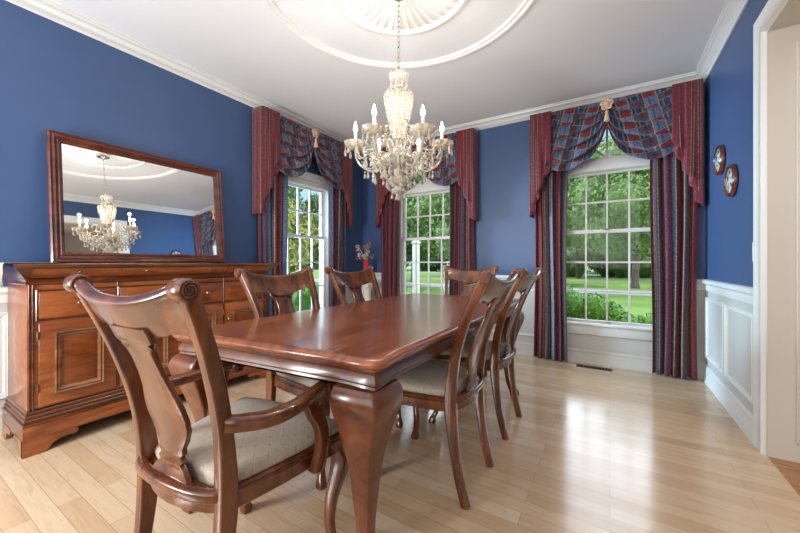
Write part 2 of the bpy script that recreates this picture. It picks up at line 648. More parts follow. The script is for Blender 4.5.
bm = B(); box(bm, XL - WT, XR, YF - WT, YB + WT, -0.1, 0); struct('floor', bm, M['floor'], 0)
bm = B(); box(bm, XL - WT - 0.4, XR + 0.5, YF - WT, YB + WT + 0.4, H, H + 0.15); struct('ceiling', bm, M['ceiling'], 0)
# the hall beyond the opening
bm = B(); box(bm, XR, 3.3, YF - WT, YB + WT, -0.1, 0); struct('floor_hall', bm, M['hall_floor'], 0)
bm = B(); box(bm, 3.2, 3.36, YF - WT, YB + WT, 0, H); struct('wall_hall_far', bm, M['beige'], 0)
bm = B(); box(bm, XR + 0.5, 3.2, YB, YB + WT, 0, H); struct('wall_hall_back', bm, M['beige'], 0)
bm = B(); box(bm, XR + 0.5, 3.2, YF - WT, YF, 0, H); struct('wall_hall_front', bm, M['beige'], 0)
bm = B(); box(bm, XR + 0.5, 3.36, YF - WT, YB + WT, H, H + 0.15); struct('ceiling_hall', bm, M['ceiling'], 0)
# jamb lining of the opening with its panel, casing round it
bm = B()
t = 0.012
box(bm, XR, XR + 0.5, OY1 - t, OY1, 0, OZ)
box(bm, XR, XR + 0.5, OY0, OY0 + t, 0, OZ)
box(bm, XR, XR + 0.5, OY0 + t, OY1 - t, OZ - t, OZ)
for ya, yb in ((OY1 - t - 0.012, OY1 - t), (OY0 + t, OY0 + t + 0.012)):
    box(bm, XR + 0.105, XR + 0.46, ya, yb, 0.1, OZ - 0.1, 0.005)
struct('trim_1', bm, M['beige'])
CAS = [(0.0, 0.0), (0.0, 0.020), (-0.012, 0.026), (-0.030, 0.020), (-0.075, 0.014), (-0.088, 0.022), (-0.108, 0.022), (-0.112, 0.0)]
def casing_run(bm, path, mat, prof):
    mould(bm, path, prof, False, mat)
M_R = Matrix(((0, 0, -1, XR), (1, 0, 0, 0), (0, 1, 0, 0), (0, 0, 0, 1)))      # local x -> +Y, y -> Z, z -> -X
bm = B(); casing_run(bm, [(OY0 - 0.112, 0), (OY0 - 0.112, OZ + 0.112), (OY1 + 0.112, OZ + 0.112), (OY1 + 0.112, 0)], M_R, [(-o, z) for o, z in CAS])
struct('trim_2', bm, M['white_trim'])

# crown moulding, one mesh round the room; path runs clockwise seen from above so that offset (right side) points into the room
room = [(XL, YF), (XL, YB), (XR, YB), (XR, YF)]
CROWN = [(0, H), (0, H - 0.088), (0.010, H - 0.088), (0.014, H - 0.080), (0.024, H - 0.074), (0.036, H - 0.05), (0.058, H - 0.03), (0.07, H - 0.026), (0.074, H - 0.013), (0.082, H - 0.011), (0.082, H)]
bm = B(); mould(bm, room, CROWN, True); struct('trim_3', bm, M['white_trim'])
BASE = [(0, 0), (0.022, 0), (0.022, 0.018), (0.014, 0.03), (0.014, 0.105), (0.010, 0.118), (0.013, 0.124), (0.004, 0.14), (0, 0.14)]
RAIL = [(0, 0.80), (0.010, 0.80), (0.014, 0.815), (0.012, 0.85), (0.024, 0.862), (0.034, 0.868), (0.034, 0.888), (0.026, 0.896), (0, 0.90)]
def run(name, path, prof, mat='white_trim'):
    bm = B(); mould(bm, path, prof); struct(name, bm, M[mat])
M['base_grey'] = plain('greige_baseboard_paint', (206, 199, 188), 0.4)
run('baseboard_left', [(XL, YF), (XL, YB)], BASE, 'base_grey')
run('baseboard_back', [(XL, YB), (XR, YB)], BASE, 'base_grey')
run('baseboard_right', [(XR, YB), (XR, OY1 + 0.112)], BASE, 'white_trim')
run('trim_4', [(XL, YF), (XL, W1 - 0.53)], RAIL)
run('trim_5', [(XL, W1 + 0.53), (XL, YB), (W2 - 0.53, YB)], RAIL)
run('trim_6', [(W2 + 0.53, YB), (W3 - 0.53, YB)], RAIL)
run('trim_7', [(W3 + 0.53, YB), (XR, YB), (XR, OY1 + 0.112)], RAIL)
# wainscot picture-frame mouldings
FR = [(0, 0), (0, 0.014), (-0.006, 0.018), (-0.014, 0.012), (-0.022, 0.014), (-0.028, 0.006), (-0.028, 0)]
def panel_frame(bm, mat, u0, u1, z0, z1):
    mould(bm, [(u0, z0), (u1, z0), (u1, z1), (u0, z1)], FR, True, mat)
bm = B(); panel_frame(bm, M_R, 3.40, 3.94, 0.22, 0.745); panel_frame(bm, M_R, 2.78, 3.35, 0.22, 0.745); struct('trim_8', bm, M['white_trim'])
M_B = Matrix(((1, 0, 0, 0), (0, 0, -1, YB), (0, 1, 0, 0), (0, 0, 0, 1)))
bm = B(); panel_frame(bm, M_B, -1.45, -0.64, 0.22, 0.745); struct('trim_9', bm, M['white_trim'])
M_L = Matrix(((0, 0, 1, XL), (1, 0, 0, 0), (0, 1, 0, 0), (0, 0, 0, 1)))
bm = B()
for a in (-1.6, -0.85, -0.1): panel_frame(bm, M_L, a, a + 0.62, 0.22, 0.745)
panel_frame(bm, M_L, 3.47, 3.92, 0.22, 0.745)
struct('trim_10', bm, M['white_trim'])

# ------------------------------------------------------------------ windows
def window(name, mat, c, arch):
    root = bpy.data.objects.new(name, None)
    root.matrix_world = mat @ Matrix.Translation((c, 0, 0))
    COL.objects.link(root)
    root['kind'] = 'structure'
    hw, zt = WH, (WZ1 if arch else 2.05)
    # jamb frame
    bm = B()
    box(bm, -hw, -hw + 0.035, 0, WT, WZ0, zt); box(bm, hw - 0.035, hw, 0, WT, WZ0, zt)
    box(bm, -hw, hw, 0.02, WT + 0.03, WZ0 - 0.01, WZ0 + 0.028)
    box(bm, -hw, hw, 0.0, WT, 1.985, zt if not arch else 2.10, 0.004)
    if arch:
        pa = [(hw * math.cos(PI * i / 24), hw * math.sin(PI * i / 24) + WZ1) for i in range(25)]
        rings = []
        for i in range(25):
            a = PI * i / 24
            for_r = []
            for r_, y_ in ((hw, 0), (hw, WT), (hw - 0.04, WT), (hw - 0.04, 0)):
                for_r.append(Vector((r_ * math.cos(a), y_, WZ1 + r_ * math.sin(a))))
            rings.append(for_r)
        loft(bm, rings)
    build('frame', bm, M['white_trim'], root)
    # sashes: upper one further out
    def sash(nm, y, z0, z1, rows, rb, rt, rails=0.035):
        w = hw - 0.036
        b2 = B()
        box(b2, -w, -w + rails, y - 0.02, y + 0.02, z0, z1, 0.003)
        box(b2, w - rails, w, y - 0.02, y + 0.02, z0, z1, 0.003)
        box(b2, -w + rails, w - rails, y - 0.019, y + 0.019, z0, z0 + rb, 0.003)
        box(b2, -w + rails, w - rails, y - 0.019, y + 0.019, z1 - rt, z1, 0.003)
        s = build(nm, b2, M['white_trim'], root)
        gz0, gz1, gw = z0 + rb, z1 - rt, w - rails
        for i in range(1, 4):
            x = -gw + 2 * gw * i / 4
            b2 = B(); box(b2, x - 0.0085, x + 0.0085, y - 0.012, y + 0.012, gz0, gz1, 0.002)
            build('muntin', b2, M['white_trim'], s)
        for j in range(1, rows):
            z = gz0 + (gz1 - gz0) * j / rows
            b2 = B(); box(b2, -gw, gw, y - 0.0115, y + 0.0115, z - 0.0085, z + 0.0085, 0.002)
            build('muntin', b2, M['white_trim'], s)
        b2 = B(); box(b2, -gw, gw, y + 0.002, y + 0.006, gz0, gz1)
        build('pane', b2, M['pane'], s)
        return s
    s1 = sash('lower_sash', 0.055, 0.425, 1.385, 3, 0.022, 0.036)
    sash('upper_sash', 0.10, 1.35, 1.985, 2, 0.036, 0.022)
    bm = B(); box(bm, -0.03, 0.03, 0.012, 0.036, 1.378, 1.392, 0.004); build('sash_lock', bm, M['brass'], s1)
    bm = B(); box(bm, -0.055, 0.035, 0.022, 0.038, 0.428, 0.443, 0.003); build('sash_lift', bm, M['pewter'], s1)
    if arch:
        b2 = B()
        r = hw - 0.04
        box(b2, -r, r, 0.055, 0.085, 2.10, 2.13)
        rings = []
        for i in range(25):
            a = PI * i / 24
            rings.append([Vector((q * math.cos(a), y_, WZ1 + q * math.sin(a))) for q, y_ in ((r, 0.05), (r, 0.09), (r - 0.03, 0.09), (r - 0.03, 0.05))])
        loft(b2, rings)
        s = build('transom_sash', b2, M['white_trim'], root)
        for a in (45, 90, 135):
            a = math.radians(a)
            b3 = B()
            sweep(b3, [(0.0, 0.07, 2.12), (0.39 * math.cos(a), 0.07, 2.10 + 0.39 * math.sin(a))], (0.018, 0.02), side=(0, 1, 0), r=0.2)
            build('muntin', b3, M['white_trim'], s)
        b3 = B()
        ring = [Vector((0.385 * math.cos(PI * i / 24), 0.072, 2.12 + 0.385 * math.sin(PI * i / 24))) for i in range(25)]
        loft(b3, [ring, [v + Vector((0, 0.004, 0)) for v in ring]])
        build('pane', b3, M['pane'], s)
    # interior casing, stool and apron
    bm = B()
    for sx in (-1, 1):
        box(bm, sx * hw, sx * (hw + 0.08), -0.018, 0.0, WZ0, zt, 0.004)
    if arch:
        rings = []
        for i in range(25):
            a = PI * i / 24
            rings.append([Vector((q * math.cos(a), y_, WZ1 + q * math.sin(a))) for q, y_ in ((hw, 0), (hw, -0.014), (hw + 0.02, -0.02), (hw + 0.07, -0.02), (hw + 0.08, 0))])
        loft(bm, rings)
    else:
        box(bm, -hw - 0.08, hw + 0.08, -0.018, 0.0, zt, zt + 0.085, 0.004)
        box(bm, -hw - 0.09, hw + 0.09, -0.026, 0.0, zt + 0.075, zt + 0.095, 0.004)
    build('casing', bm, M['white_trim'], root)
    bm = B()
    box(bm, -hw - 0.10, hw + 0.10, -0.045, 0.03, WZ0 - 0.005, WZ0 + 0.022, 0.008, 3)
    box(bm, -hw - 0.08, hw + 0.08, -0.02, 0.0, 0.30, WZ0 - 0.005, 0.004)
    build('sill', bm, M['white_trim'], root)
    return root
window('window_1', M_LEFT, W1, False)
window('window_2', M_BACK, W2, True)
window('window_3', M_BACK, W3, True)

# ------------------------------------------------------------------ ceiling medallion
MX, MY = -1.09, 1.75
med = thing('ceiling_medallion', 'round white plaster ceiling medallion with radiating flutes and a wide outer ring', 'ceiling medallion', (MX, MY, H))
def ring_bm(r, prof, n=96):
    bm = B()
    rings = []
    for i in range(n):
        a = 2 * PI * i / n
        rings.append([Vector(((r + o) * math.cos(a), (r + o) * math.sin(a), z)) for o, z in prof])
    loft(bm, rings, closed=True)
    return bm
build('outer_ring', ring_bm(0.85, [(-0.03, 0), (-0.03, -0.008), (-0.02, -0.016), (-0.006, -0.010), (0.008, -0.022), (0.02, -0.022), (0.03, -0.008), (0.03, 0)]), M['plaster'], med)
build('inner_ring', ring_bm(0.44, [(-0.03, 0), (-0.03, -0.010), (-0.01, -0.024), (0.012, -0.020), (0.03, -0.006), (0.03, 0)]), M['plaster'], med)
bm = B()
nf = 36
rings = []
for rr, amp in ((0.09, 0.006), (0.16, 0.022), (0.26, 0.034), (0.34, 0.034), (0.385, 0.018), (0.41, 0.0)):
    ring = []
    for i in range(nf * 8):
        a = 2 * PI * i / (nf * 8)
        w = abs(math.sin(a * nf / 2))
        ring.append(Vector((rr * math.cos(a), rr * math.sin(a), -0.004 - amp * (1 - w) ** 0.8 if amp else 0)))
    rings.append(ring)
loft(bm, rings, cap=False)
build('fluted_rosette', bm, M['plaster'], med, 80)
bm = B(); lathe(bm, [(0.0, -0.028), (0.05, -0.028), (0.075, -0.02), (0.09, -0.006), (0.095, 0)], n=32); build('hub', bm, M['plaster'], med)

# ------------------------------------------------------------------ outdoors
bm = B(); box(bm, -120, 120, -60, 160, -0.75, -0.45); struct('lawn', bm, M['grass'], 0)
bm = B(); box(bm, -120, 60, 18.5, 21.5, -0.46, -0.43); box(bm, -120, 60, 42, 45, -0.46, -0.425)
struct('driveway', bm, M['road'], 0)
# ================================================================== TABLE
TX, TY, TL, TW = -1.075, 1.785, 2.04, 1.01
def table():
    root = thing('dining_table', 'long polished cherry dining table with clipped corners and cabriole legs', 'dining table', (TX, TY, 0))
    hw, hl = TW / 2, TL / 2
    def outline(hw, hl, c=0.04, n=4):
        pts = []
        for cx, cy, a0 in ((hw - c, hl - c, 0), (-hw + c, hl - c, 90), (-hw + c, -hl + c, 180), (hw - c, -hl + c, 270)):
            for i in range(n + 1):
                a = math.radians(a0 + 90 * i / n)
                pts.append((cx + c * math.cos(a), cy + c * math.sin(a)))
        # the sides draw in a little between the projecting corners
        full = []
        for i, p in enumerate(pts):
            q = pts[(i + 1) % len(pts)]
            full.append(p)
            L = math.hypot(q[0] - p[0], q[1] - p[1])
            if L > 0.3:
                nx, ny = (q[1] - p[1]) / L, -(q[0] - p[0]) / L
                for d, k in ((0.05, 0.004), (0.09, 0.010), (0.13, 0.013), (0.5 * L, 0.013), (L - 0.13, 0.013), (L - 0.09, 0.010), (L - 0.05, 0.004)):
                    t = d / L
                    full.append((p[0] + (q[0] - p[0]) * t - nx * k, p[1] + (q[1] - p[1]) * t - ny * k))
        return full
    bm = B()
    o = outline(hw, hl)
    stack(bm, o, [(-0.05, 0.730), (-0.008, 0.730), (0.0, 0.736), (0.002, 0.744), (-0.001, 0.752), (-0.008, 0.757), (-0.018, 0.760), (-0.021, 0.7601), (-0.026, 0.7601)])
    # leaf seams
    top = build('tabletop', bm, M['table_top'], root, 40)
    bm = B()
    o2 = outline(hw - 0.02, hl - 0.02, 0.009, 3)
    stack(bm, o2, [(-0.06, 0.730), (0.006, 0.730), (0.004, 0.722), (-0.006, 0.716), (-0.012, 0.706), (-0.004, 0.690), (-0.002, 0.678), (-0.008, 0.672), (-0.006, 0.664), (-0.012, 0.660), (-0.06, 0.660)])
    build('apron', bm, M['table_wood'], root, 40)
    for sx in (-1, 1):
        for sy in (-1, 1):
            bm = B()
            #        z     half  dx (outwards)
            spec = [(0.662, 0.074, 0.0), (0.645, 0.081, 0.006), (0.615, 0.084, 0.010), (0.575, 0.077, 0.008), (0.53, 0.066, 0.002), (0.46, 0.052, -0.006),
                    (0.38, 0.039, -0.012), (0.28, 0.030, -0.014), (0.20, 0.0235, -0.012), (0.13, 0.021, -0.006), (0.08, 0.022, 0.006), (0.045, 0.028, 0.022), (0.02, 0.030, 0.03), (0.0, 0.026, 0.03)]
            rings = []
            for z, h, d in cr(spec, 4):
                sec = rrect(2 * h, 2 * h, 0.16, 3)
                rings.append([Vector((a + sx * (hw - 0.098 + d), b + sy * (hl - 0.085 + d), max(z, 0))) for a, b in sec])
            loft(bm, rings)
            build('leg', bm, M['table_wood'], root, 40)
    # the near end runs slightly out of square
    for ch in root.children:
        for v in ch.data.vertices:
            t = max(0.0, min(1.0, (-v.co.y + 0.2) / (hl + 0.2)))
            v.co.y += 0.048 * (v.co.x / hw) * t * t * (3 - 2 * t) - 0.012 * t
    return root
table()

# ================================================================== CHAIRS
# local frame: origin on the floor in the middle of the seat, +Y is the way the sitter faces
SB = -0.215                      # seat back plane
POST = [(0.0, -0.060, 0.175), (0.12, -0.030, 0.178), (0.25, -0.008, 0.180), (0.38, 0.004, 0.182), (0.47, 0.004, 0.185), (0.60, -0.014, 0.194),
        (0.72, -0.048, 0.207), (0.82, -0.088, 0.220), (0.90, -0.128, 0.232), (0.955, -0.158, 0.240), (0.992, -0.178, 0.245)]
RK = [1.0]
def post_pts():
    return [(z, y if z < 0.5 else 0.004 + (y - 0.004) * RK[0], x) for z, y, x in POST]
def post_at(z, wide=0.0):
    pts = post_pts()
    for a, b in zip(pts, pts[1:]):
        if a[0] <= z <= b[0]:
            t = (z - a[0]) / (b[0] - a[0])
            return SB + a[1] + (b[1] - a[1]) * t, a[2] + (b[2] - a[2]) * t + wide
    a = pts[-1]
    return SB + a[1], a[2] + wide

def chair(name, label, cat_group, arms):
    root = thing(name, label, 'chair', group=cat_group)
    wd = M['chair_wood']
    X = 0.0
    RK[0] = 0.76 if arms else 0.94
    fd = 0.225                       # y of seat front
    fw = 0.235 + (0.03 if arms else 0)
    # rear legs that continue up as back posts
    for s in (-1, 1):
        bm = B()
        p = cr([(s * (x + X), SB + y, z) for z, y, x in post_pts()], 4)
        n = len(p)
        sz = []
        for i, q in enumerate(p):
            z = q[2]
            dpt = 0.036 + 0.016 * math.exp(-((z - 0.42) / 0.16) ** 2) + 0.004 * math.exp(-((z - 0.75) / 0.2) ** 2)
            wdt = 0.030 + 0.004 * math.exp(-((z - 0.42) / 0.2) ** 2)
            sz.append((wdt, dpt))
        sweep(bm, p, sz, side=(1, 0, 0), r=0.35)
        leg = build('back_leg', bm, wd, root, 50)
        # volute ear at the top of the post
        bm = B()
        yv, xv = post_at(0.992, X)
        c = Vector((s * xv, yv - 0.006, 0.990))
        lathe(bm, [(0.0, -0.023), (0.022, -0.023), (0.026, -0.018), (0.026, 0.018), (0.022, 0.023), (0.0, 0.023)], c, 20, 'x')
        sp = []
        for i in range(34):
            a = i * 0.42
            r = 0.020 - 0.016 * i / 33
            sp.append(c + Vector((s * 0.0235, r * math.cos(a), r * math.sin(a))))
        sweep(bm, sp, (0.006, 0.005), side=(1, 0, 0), round_=True, n=6)
        build('scroll_ear', bm, wd, leg, 50)
    # crest rail
    bm = B()
    w = 0.226 + X
    rings = []
    N = 26
    for i in range(N + 1):
        f = -1 + 2 * i / N
        a = abs(f)
        x = f * w
        zt = 0.956 + 0.038 * a ** 2.2
        zb = 0.862 + 0.026 * min(1, (a / 0.8)) ** 2 - 0.01 * (1 if a < 0.28 else 0)
        if a > 0.8: zb -= (a - 0.8) * 0.14
        bow = -0.030 * (1 - a * a)
        yb = post_at(zb)[0] + bow + 0.004
        yt = post_at(zt)[0] + bow + 0.004
        th = 0.021
        ring = []
        for k in range(5):            # front face upwards
            t = k / 4
            z = zb + (zt - 0.012 - zb) * t
            ring.append((x, yb + (yt - yb) * t + th / 2 - 0.004 * math.sin(PI * t), z))
        for k in range(8):            # rolled top
            ang = math.radians(25 + k * 30)
            ring.append((x, yt - 0.010 + 0.0175 * math.cos(ang), zt - 0.004 + 0.0175 * math.sin(ang)))
        for k in range(4):
            t = 1 - (k + 1) / 4
            z = zb + (zt - 0.024 - zb) * t
            ring.append((x, yb + (yt - yb) * t - th / 2 - 0.003 * math.sin(PI * t), z))
        rings.append([Vector(q) for q in ring])
    loft(bm, rings)
    build('crest_rail', bm, wd, root, 50)
    # vase splat
    bm = B()
    spl = [(0.455, 0.066), (0.472, 0.060), (0.490, 0.048), (0.502, 0.034), (0.510, 0.043), (0.522, 0.034), (0.530, 0.042), (0.545, 0.040), (0.57, 0.052), (0.60, 0.062), (0.635, 0.067),
           (0.67, 0.063), (0.715, 0.051), (0.76, 0.042), (0.80, 0.040), (0.825, 0.044), (0.838, 0.054), (0.844, 0.048), (0.852, 0.062), (0.862, 0.062), (0.888, 0.062)]
    rings = []
    for z, h in spl:
        bow = -0.030 * max(0, (z - 0.45) / 0.43) - 0.014 - 0.030 * max(0, 1 - (z - 0.45) / 0.14) ** 1.5
        y = post_at(z)[0] + bow + 0.006
        sec = rrect(2.65 * h, 0.016, 0.5, 2)
        rings.append([Vector((a, y + b, z)) for a, b in sec])
    loft(bm, rings)
    build('splat', bm, wd, root, 35)
    # seat frame
    bm = B()
    def seat_outline(inset=0.0, n=8):
        pts = []
        bw = 0.176 + X
        # counter-clockwise: front right -> back
        for i in range(n + 1):       # right side from front to back is negative direction, so start at back right
            t = i / n
            x = bw + (fw - bw) * t + 0.012 * math.sin(PI * t) * (1 - t)
            y = SB + 0.01 + (fd - 0.03 - SB - 0.01) * t
            pts.append((x, y))
        for i in range(1, n):
            t = i / n
            x = fw * (1 - 2 * t)
            pts.append((x, fd - 0.03 + 0.035 * math.sin(PI * t) ** 0.7))
        for i in range(n + 1):
            t = 1 - i / n
            x = bw + (fw - bw) * t + 0.012 * math.sin(PI * t) * (1 - t)
            pts.append((-x, SB + 0.01 + (fd - 0.03 - SB - 0.01) * t))
        for i in range(1, n):
            t = i / n
            x = -bw + 2 * bw * t
            pts.append((x, SB + 0.01 - 0.045 * math.sin(PI * t) ** 0.8))
        return pts
    o = seat_outline()
    inner_prof = [(-0.03, 0.452), (-0.004, 0.452), (0.003, 0.446), (0.0, 0.438), (0.006, 0.432), (0.004, 0.412), (0.006, 0.396), (0.0, 0.390), (-0.03, 0.390)]
    stack(bm, o, inner_prof)
    build('seat_frame', bm, wd, root, 40)
    # back shoe that the splat stands on
    bm = B()
    pts = [((0.176 + X) * math.sin(a), SB - 0.004 - 0.042 * math.cos(a) ** 0.8 if math.cos(a) > 0 else SB, 0.452) for a in [math.radians(d) for d in range(-88, 89, 11)]]
    sweep(bm, pts, (0.030, 0.03), r=0.6)
    build('back_shoe', bm, wd, root, 50)
    # cushion
    bm = B()
    rings = []
    for k, z in ((0.90, 0.450), (0.95, 0.452), (0.972, 0.460), (0.968, 0.472), (0.93, 0.484), (0.86, 0.493), (0.74, 0.499), (0.58, 0.503), (0.38, 0.506), (0.18, 0.507), (0.05, 0.507)):
        rings.append([Vector((x * k, max(y * k, SB + 0.002), z)) for x, y in o])
    loft(bm, rings)
    build('seat_cushion', bm, M['seat'], root, 60)
    # cabriole front legs
    for s in (-1, 1):
        bm = B()
        spec = [(0.45, 0.026, 0.0), (0.405, 0.028, 0.002), (0.375, 0.033, 0.012), (0.345, 0.033, 0.015), (0.30, 0.027, 0.006), (0.22, 0.020, -0.010), (0.14, 0.0155, -0.016),
                (0.07, 0.015, -0.008), (0.035, 0.018, 0.006), (0.015, 0.021, 0.010), (0.0, 0.018, 0.010)]
        rings = []
        for z, h, d in cr(spec, 3):
            rings.append([Vector((a + s * (fw - 0.03 + d), b + fd - 0.045 + d, max(z, 0))) for a, b in rrect(2 * h, 2 * h, 0.45, 3)])
        loft(bm, rings)
        build('front_leg', bm, wd, root, 45)
    if arms:
        for s in (-1, 1):
            bm = B()
            y0, x0 = post_at(0.655, X)
            pts = cr([(s * (x0 + 0.004), y0 + 0.01, 0.640), (s * (x0 + 0.032), y0 + 0.04, 0.638), (s * (x0 + 0.062), y0 + 0.10, 0.632), (s * (x0 + 0.066), y0 + 0.19, 0.630),
                      (s * (x0 + 0.048), y0 + 0.29, 0.634), (s * (x0 + 0.038), y0 + 0.36, 0.640)], 5)
            n = len(pts)
            sz = [(0.036 + 0.014 * math.sin(PI * min(1, i / (n - 1) * 1.1)), 0.042 - 0.012 * i / (n - 1)) for i in range(n)]
            sweep(bm, pts, sz, r=0.7)
            a_ = build('arm', bm, wd, root, 50)
            bm = B()
            c = Vector((s * (x0 + 0.036), y0 + 0.37, 0.628))
            lathe(bm, [(0.0, -0.024), (0.022, -0.024), (0.026, -0.019), (0.026, 0.019), (0.022, 0.024), (0.0, 0.024)], c, 18, 'x')
            sp = []
            for side in (-1, 1):
                sp = [c + Vector((side * 0.0245, (0.020 - 0.016 * i / 29) * math.cos(i * 0.45), (0.020 - 0.016 * i / 29) * math.sin(i * 0.45))) for i in range(30)]
                sweep(bm, sp, (0.006, 0.005), side=(1, 0, 0), round_=True, n=6)
            build('arm_scroll', bm, wd, a_, 50)
            bm = B()
            xa = x0 + 0.046
            pts = cr([(s * (fw - 0.002), 0.045, 0.394), (s * (fw + 0.002), 0.052, 0.42), (s * (fw + 0.003), 0.066, 0.47), (s * (fw - 0.004), 0.064, 0.53), (s * (xa - 0.002), 0.048, 0.58), (s * xa, 0.040, 0.632)], 4)
            n = len(pts)
            sz = [(0.028, 0.058 - 0.014 * math.sin(PI * i / (n - 1)) + (0.012 if i > n - 4 else 0)) for i in range(n)]
            sweep(bm, pts, sz, side=(1, 0, 0), r=0.4)
            build('arm_support', bm, wd, root, 50)
    return root

G = 'mahogany dining chairs round the table'
R90 = PI / 2
arm1 = chair('armchair', 'mahogany dining armchair at the near end of the table, its back to the camera', G, True)
arm1.location = (-1.047, 0.709, 0); arm1.rotation_euler = (0, 0, math.radians(4.6))
dup(arm1, (-1.15, 2.80, 0), PI, 'mahogany dining armchair at the far end of the table, in front of the middle window', G)
sd = chair('dining_chair', 'armless dining chair on the right side of the table, the one nearer the camera', G, False)
sd.location = (-0.80, 1.56, 0); sd.rotation_euler = (0, 0, R90)
dup(sd, (-0.80, 2.22, 0), R90, 'armless dining chair on the right side of the table, the one farther from the camera', G)
dup(sd, (-1.335, 1.37, 0), -R90, 'armless dining chair on the sideboard side of the table, in front of the left window', G)
dup(sd, (-1.335, 2.06, 0), -R90, 'armless dining chair on the sideboard side of the table, in front of the vase', G)

# ================================================================== SIDEBOARD
def knob(parent, x, y, z, r=0.0155):
    bm = B()
    lathe(bm, [(0.0, -0.002), (r * 0.55, -0.002), (r * 0.5, 0.006), (r * 0.45, 0.010), (r, 0.014), (r * 1.02, 0.019), (r * 0.8, 0.024), (0.0, 0.026)], (x, y, z), 14, 'x')
    return build('knob', bm, M['pewter'], parent)

def sideboard():
    root = thing('sideboard', 'wide cherry sideboard with panelled doors and small metal knobs against the blue wall', 'sideboard', (0, 0, 0))
    x0, xf = XL + 0.03, -2.69        # back, front of carcass
    y0, y1 = 0.505, 2.01
    wd, dk = M['buffet_wood'], M['buffet_dark']
    def ushape(o=0.0):
        return [(x0, y0), (xf, y0), (xf, y1), (x0, y1)]
    bm = B()
    box(bm, x0, xf, y0, y1, 0.2, 0.95, 0.003)
    # pilaster strip on near and far corners
    build('carcass', bm, M['buffet_wood'], root)
    bm = B()
    # plinth with stepped moulding
    def ring(off, z): return [(x0, y0 - off), (xf + off, y0 - off), (xf + off, y1 + off), (x0, y1 + off)]
    def ring(off, z): return [(x0, y0 - off * 0.72), (xf + off, y0 - off * 0.72), (xf + off, y1 + off), (x0, y1 + off)]
    prof = [(0.028, 0.085), (0.028, 0.160), (0.030, 0.162), (0.030, 0.174), (0.020, 0.175), (0.022, 0.188), (0.018, 0.193), (0.012, 0.194), (0.015, 0.208), (0.012, 0.213), (0.005, 0.214), (0.008, 0.228), (0.004, 0.233), (0.0, 0.234), (0.0, 0.24)]
    rings = [[Vector((px, py, z)) for px, py in ring(o, z)] for o, z in prof]
    loft(bm, rings)
    build('plinth', bm, dk, root, 12)
    # front apron of plinth in the lighter wood
    bm = B(); box(bm, xf + 0.023, xf + 0.031, y0 - 0.0225, y1 + 0.031, 0.088, 0.158, 0.003); build('plinth_board', bm, wd, root)
    # ogee bracket feet
    foot = [(0.0, 0.0), (0.07, 0.0), (0.10, 0.012), (0.115, 0.035), (0.14, 0.05), (0.18, 0.055), (0.21, 0.052), (0.226, 0.064), (0.222, 0.080), (0.205, 0.088), (0.0, 0.088)]
    def bracket(bm, ox, oy, dx, dy, nx, ny):
        a = [Vector((ox + dx * u, oy + dy * u, z)) for u, z in foot]
        loft(bm, [a, [v + Vector((nx * 0.025, ny * 0.025, 0)) for v in a]])
    fx, fy0, fy1 = xf + 0.030, y0 - 0.022, y1 + 0.030
    for (oy, d) in ((fy0, 1), (fy1, -1)):
        bm = B()
        bracket(bm, fx, oy, 0, d, -1, 0)
        bracket(bm, fx - 0.004, oy, -0.8, 0, 0, d)
        build('foot', bm, wd, root)
        bm = B(); bracket(bm, x0 + 0.01, oy, 0.8, 0, 0, d); build('foot', bm, wd, root)
    # frieze moulding and top
    bm = B()
    prof = [(-0.002, 0.92), (0.006, 0.925), (0.012, 0.93), (0.006, 0.94), (0.008, 0.950), (0.014, 0.956), (0.012, 0.960)]
    loft(bm, [[Vector((px, py, z)) for px, py in ring(o, z)] for o, z in prof])
    build('waist_moulding', bm, dk, root, 30)
    bm = B()
    prof = [(0.012, 0.958), (0.024, 0.966), (0.044, 0.988), (0.064, 1.008), (0.07, 1.018), (0.082, 1.020), (0.086, 1.026), (0.089, 1.034), (0.086, 1.040), (0.078, 1.043), (0.0, 1.0435)]
    loft(bm, [[Vector((px, py, z)) for px, py in ring(o * 1.0, z)] for o, z in prof])
    build('top', bm, M['buffet_dark'], root, 30)
    # curved frieze drawers
    for a, b_, ks in ((y0 + 0.012, 0.902, (0.70,)), (0.906, 1.607, (1.04, 1.47)), (1.611, y1 - 0.012, (1.80,))):
        bm = B()
        sec = [(0.010, 0.962), (0.030, 0.964), (0.052, 0.988), (0.070, 1.008), (0.072, 1.015), (0.0, 1.015)]
        loft(bm, [[Vector((xf + o, y, z)) for o, z in sec] for y in (a, b_)])
        d = build('frieze_drawer', bm, wd, root, 50)
        for k in ks: knob(d, xf + 0.048, k, 0.990, 0.011)
    # drawers
    edges = [(0.548, 0.895, (0.72,)), (0.915, 1.597, (1.04, 1.47)), (1.617, 1.965, (1.79,))]
    for a, b_, ks in edges:
        bm = B()
        box(bm, xf - 0.01, xf + 0.010, a, b_, 0.735, 0.885, 0.004)
        d = build('drawer', bm, wd, root)
        for k in ks: knob(d, xf + 0.008, k, 0.812)
        bm = B()
        mould(bm, [(a - 0.012, 0.723), (b_ + 0.012, 0.723), (b_ + 0.012, 0.897), (a - 0.012, 0.897)], [(0, 0), (0, 0.006), (-0.005, 0.011), (-0.010, 0.006), (-0.010, 0)], True,
              Matrix(((0, 0, 1, xf), (1, 0, 0, 0), (0, 1, 0, 0), (0, 0, 0, 1))))
        build('drawer_bead', bm, dk, root)
    # doors
    MD = Matrix(((0, 0, 1, xf), (1, 0, 0, 0), (0, 1, 0, 0), (0, 0, 0, 1)))
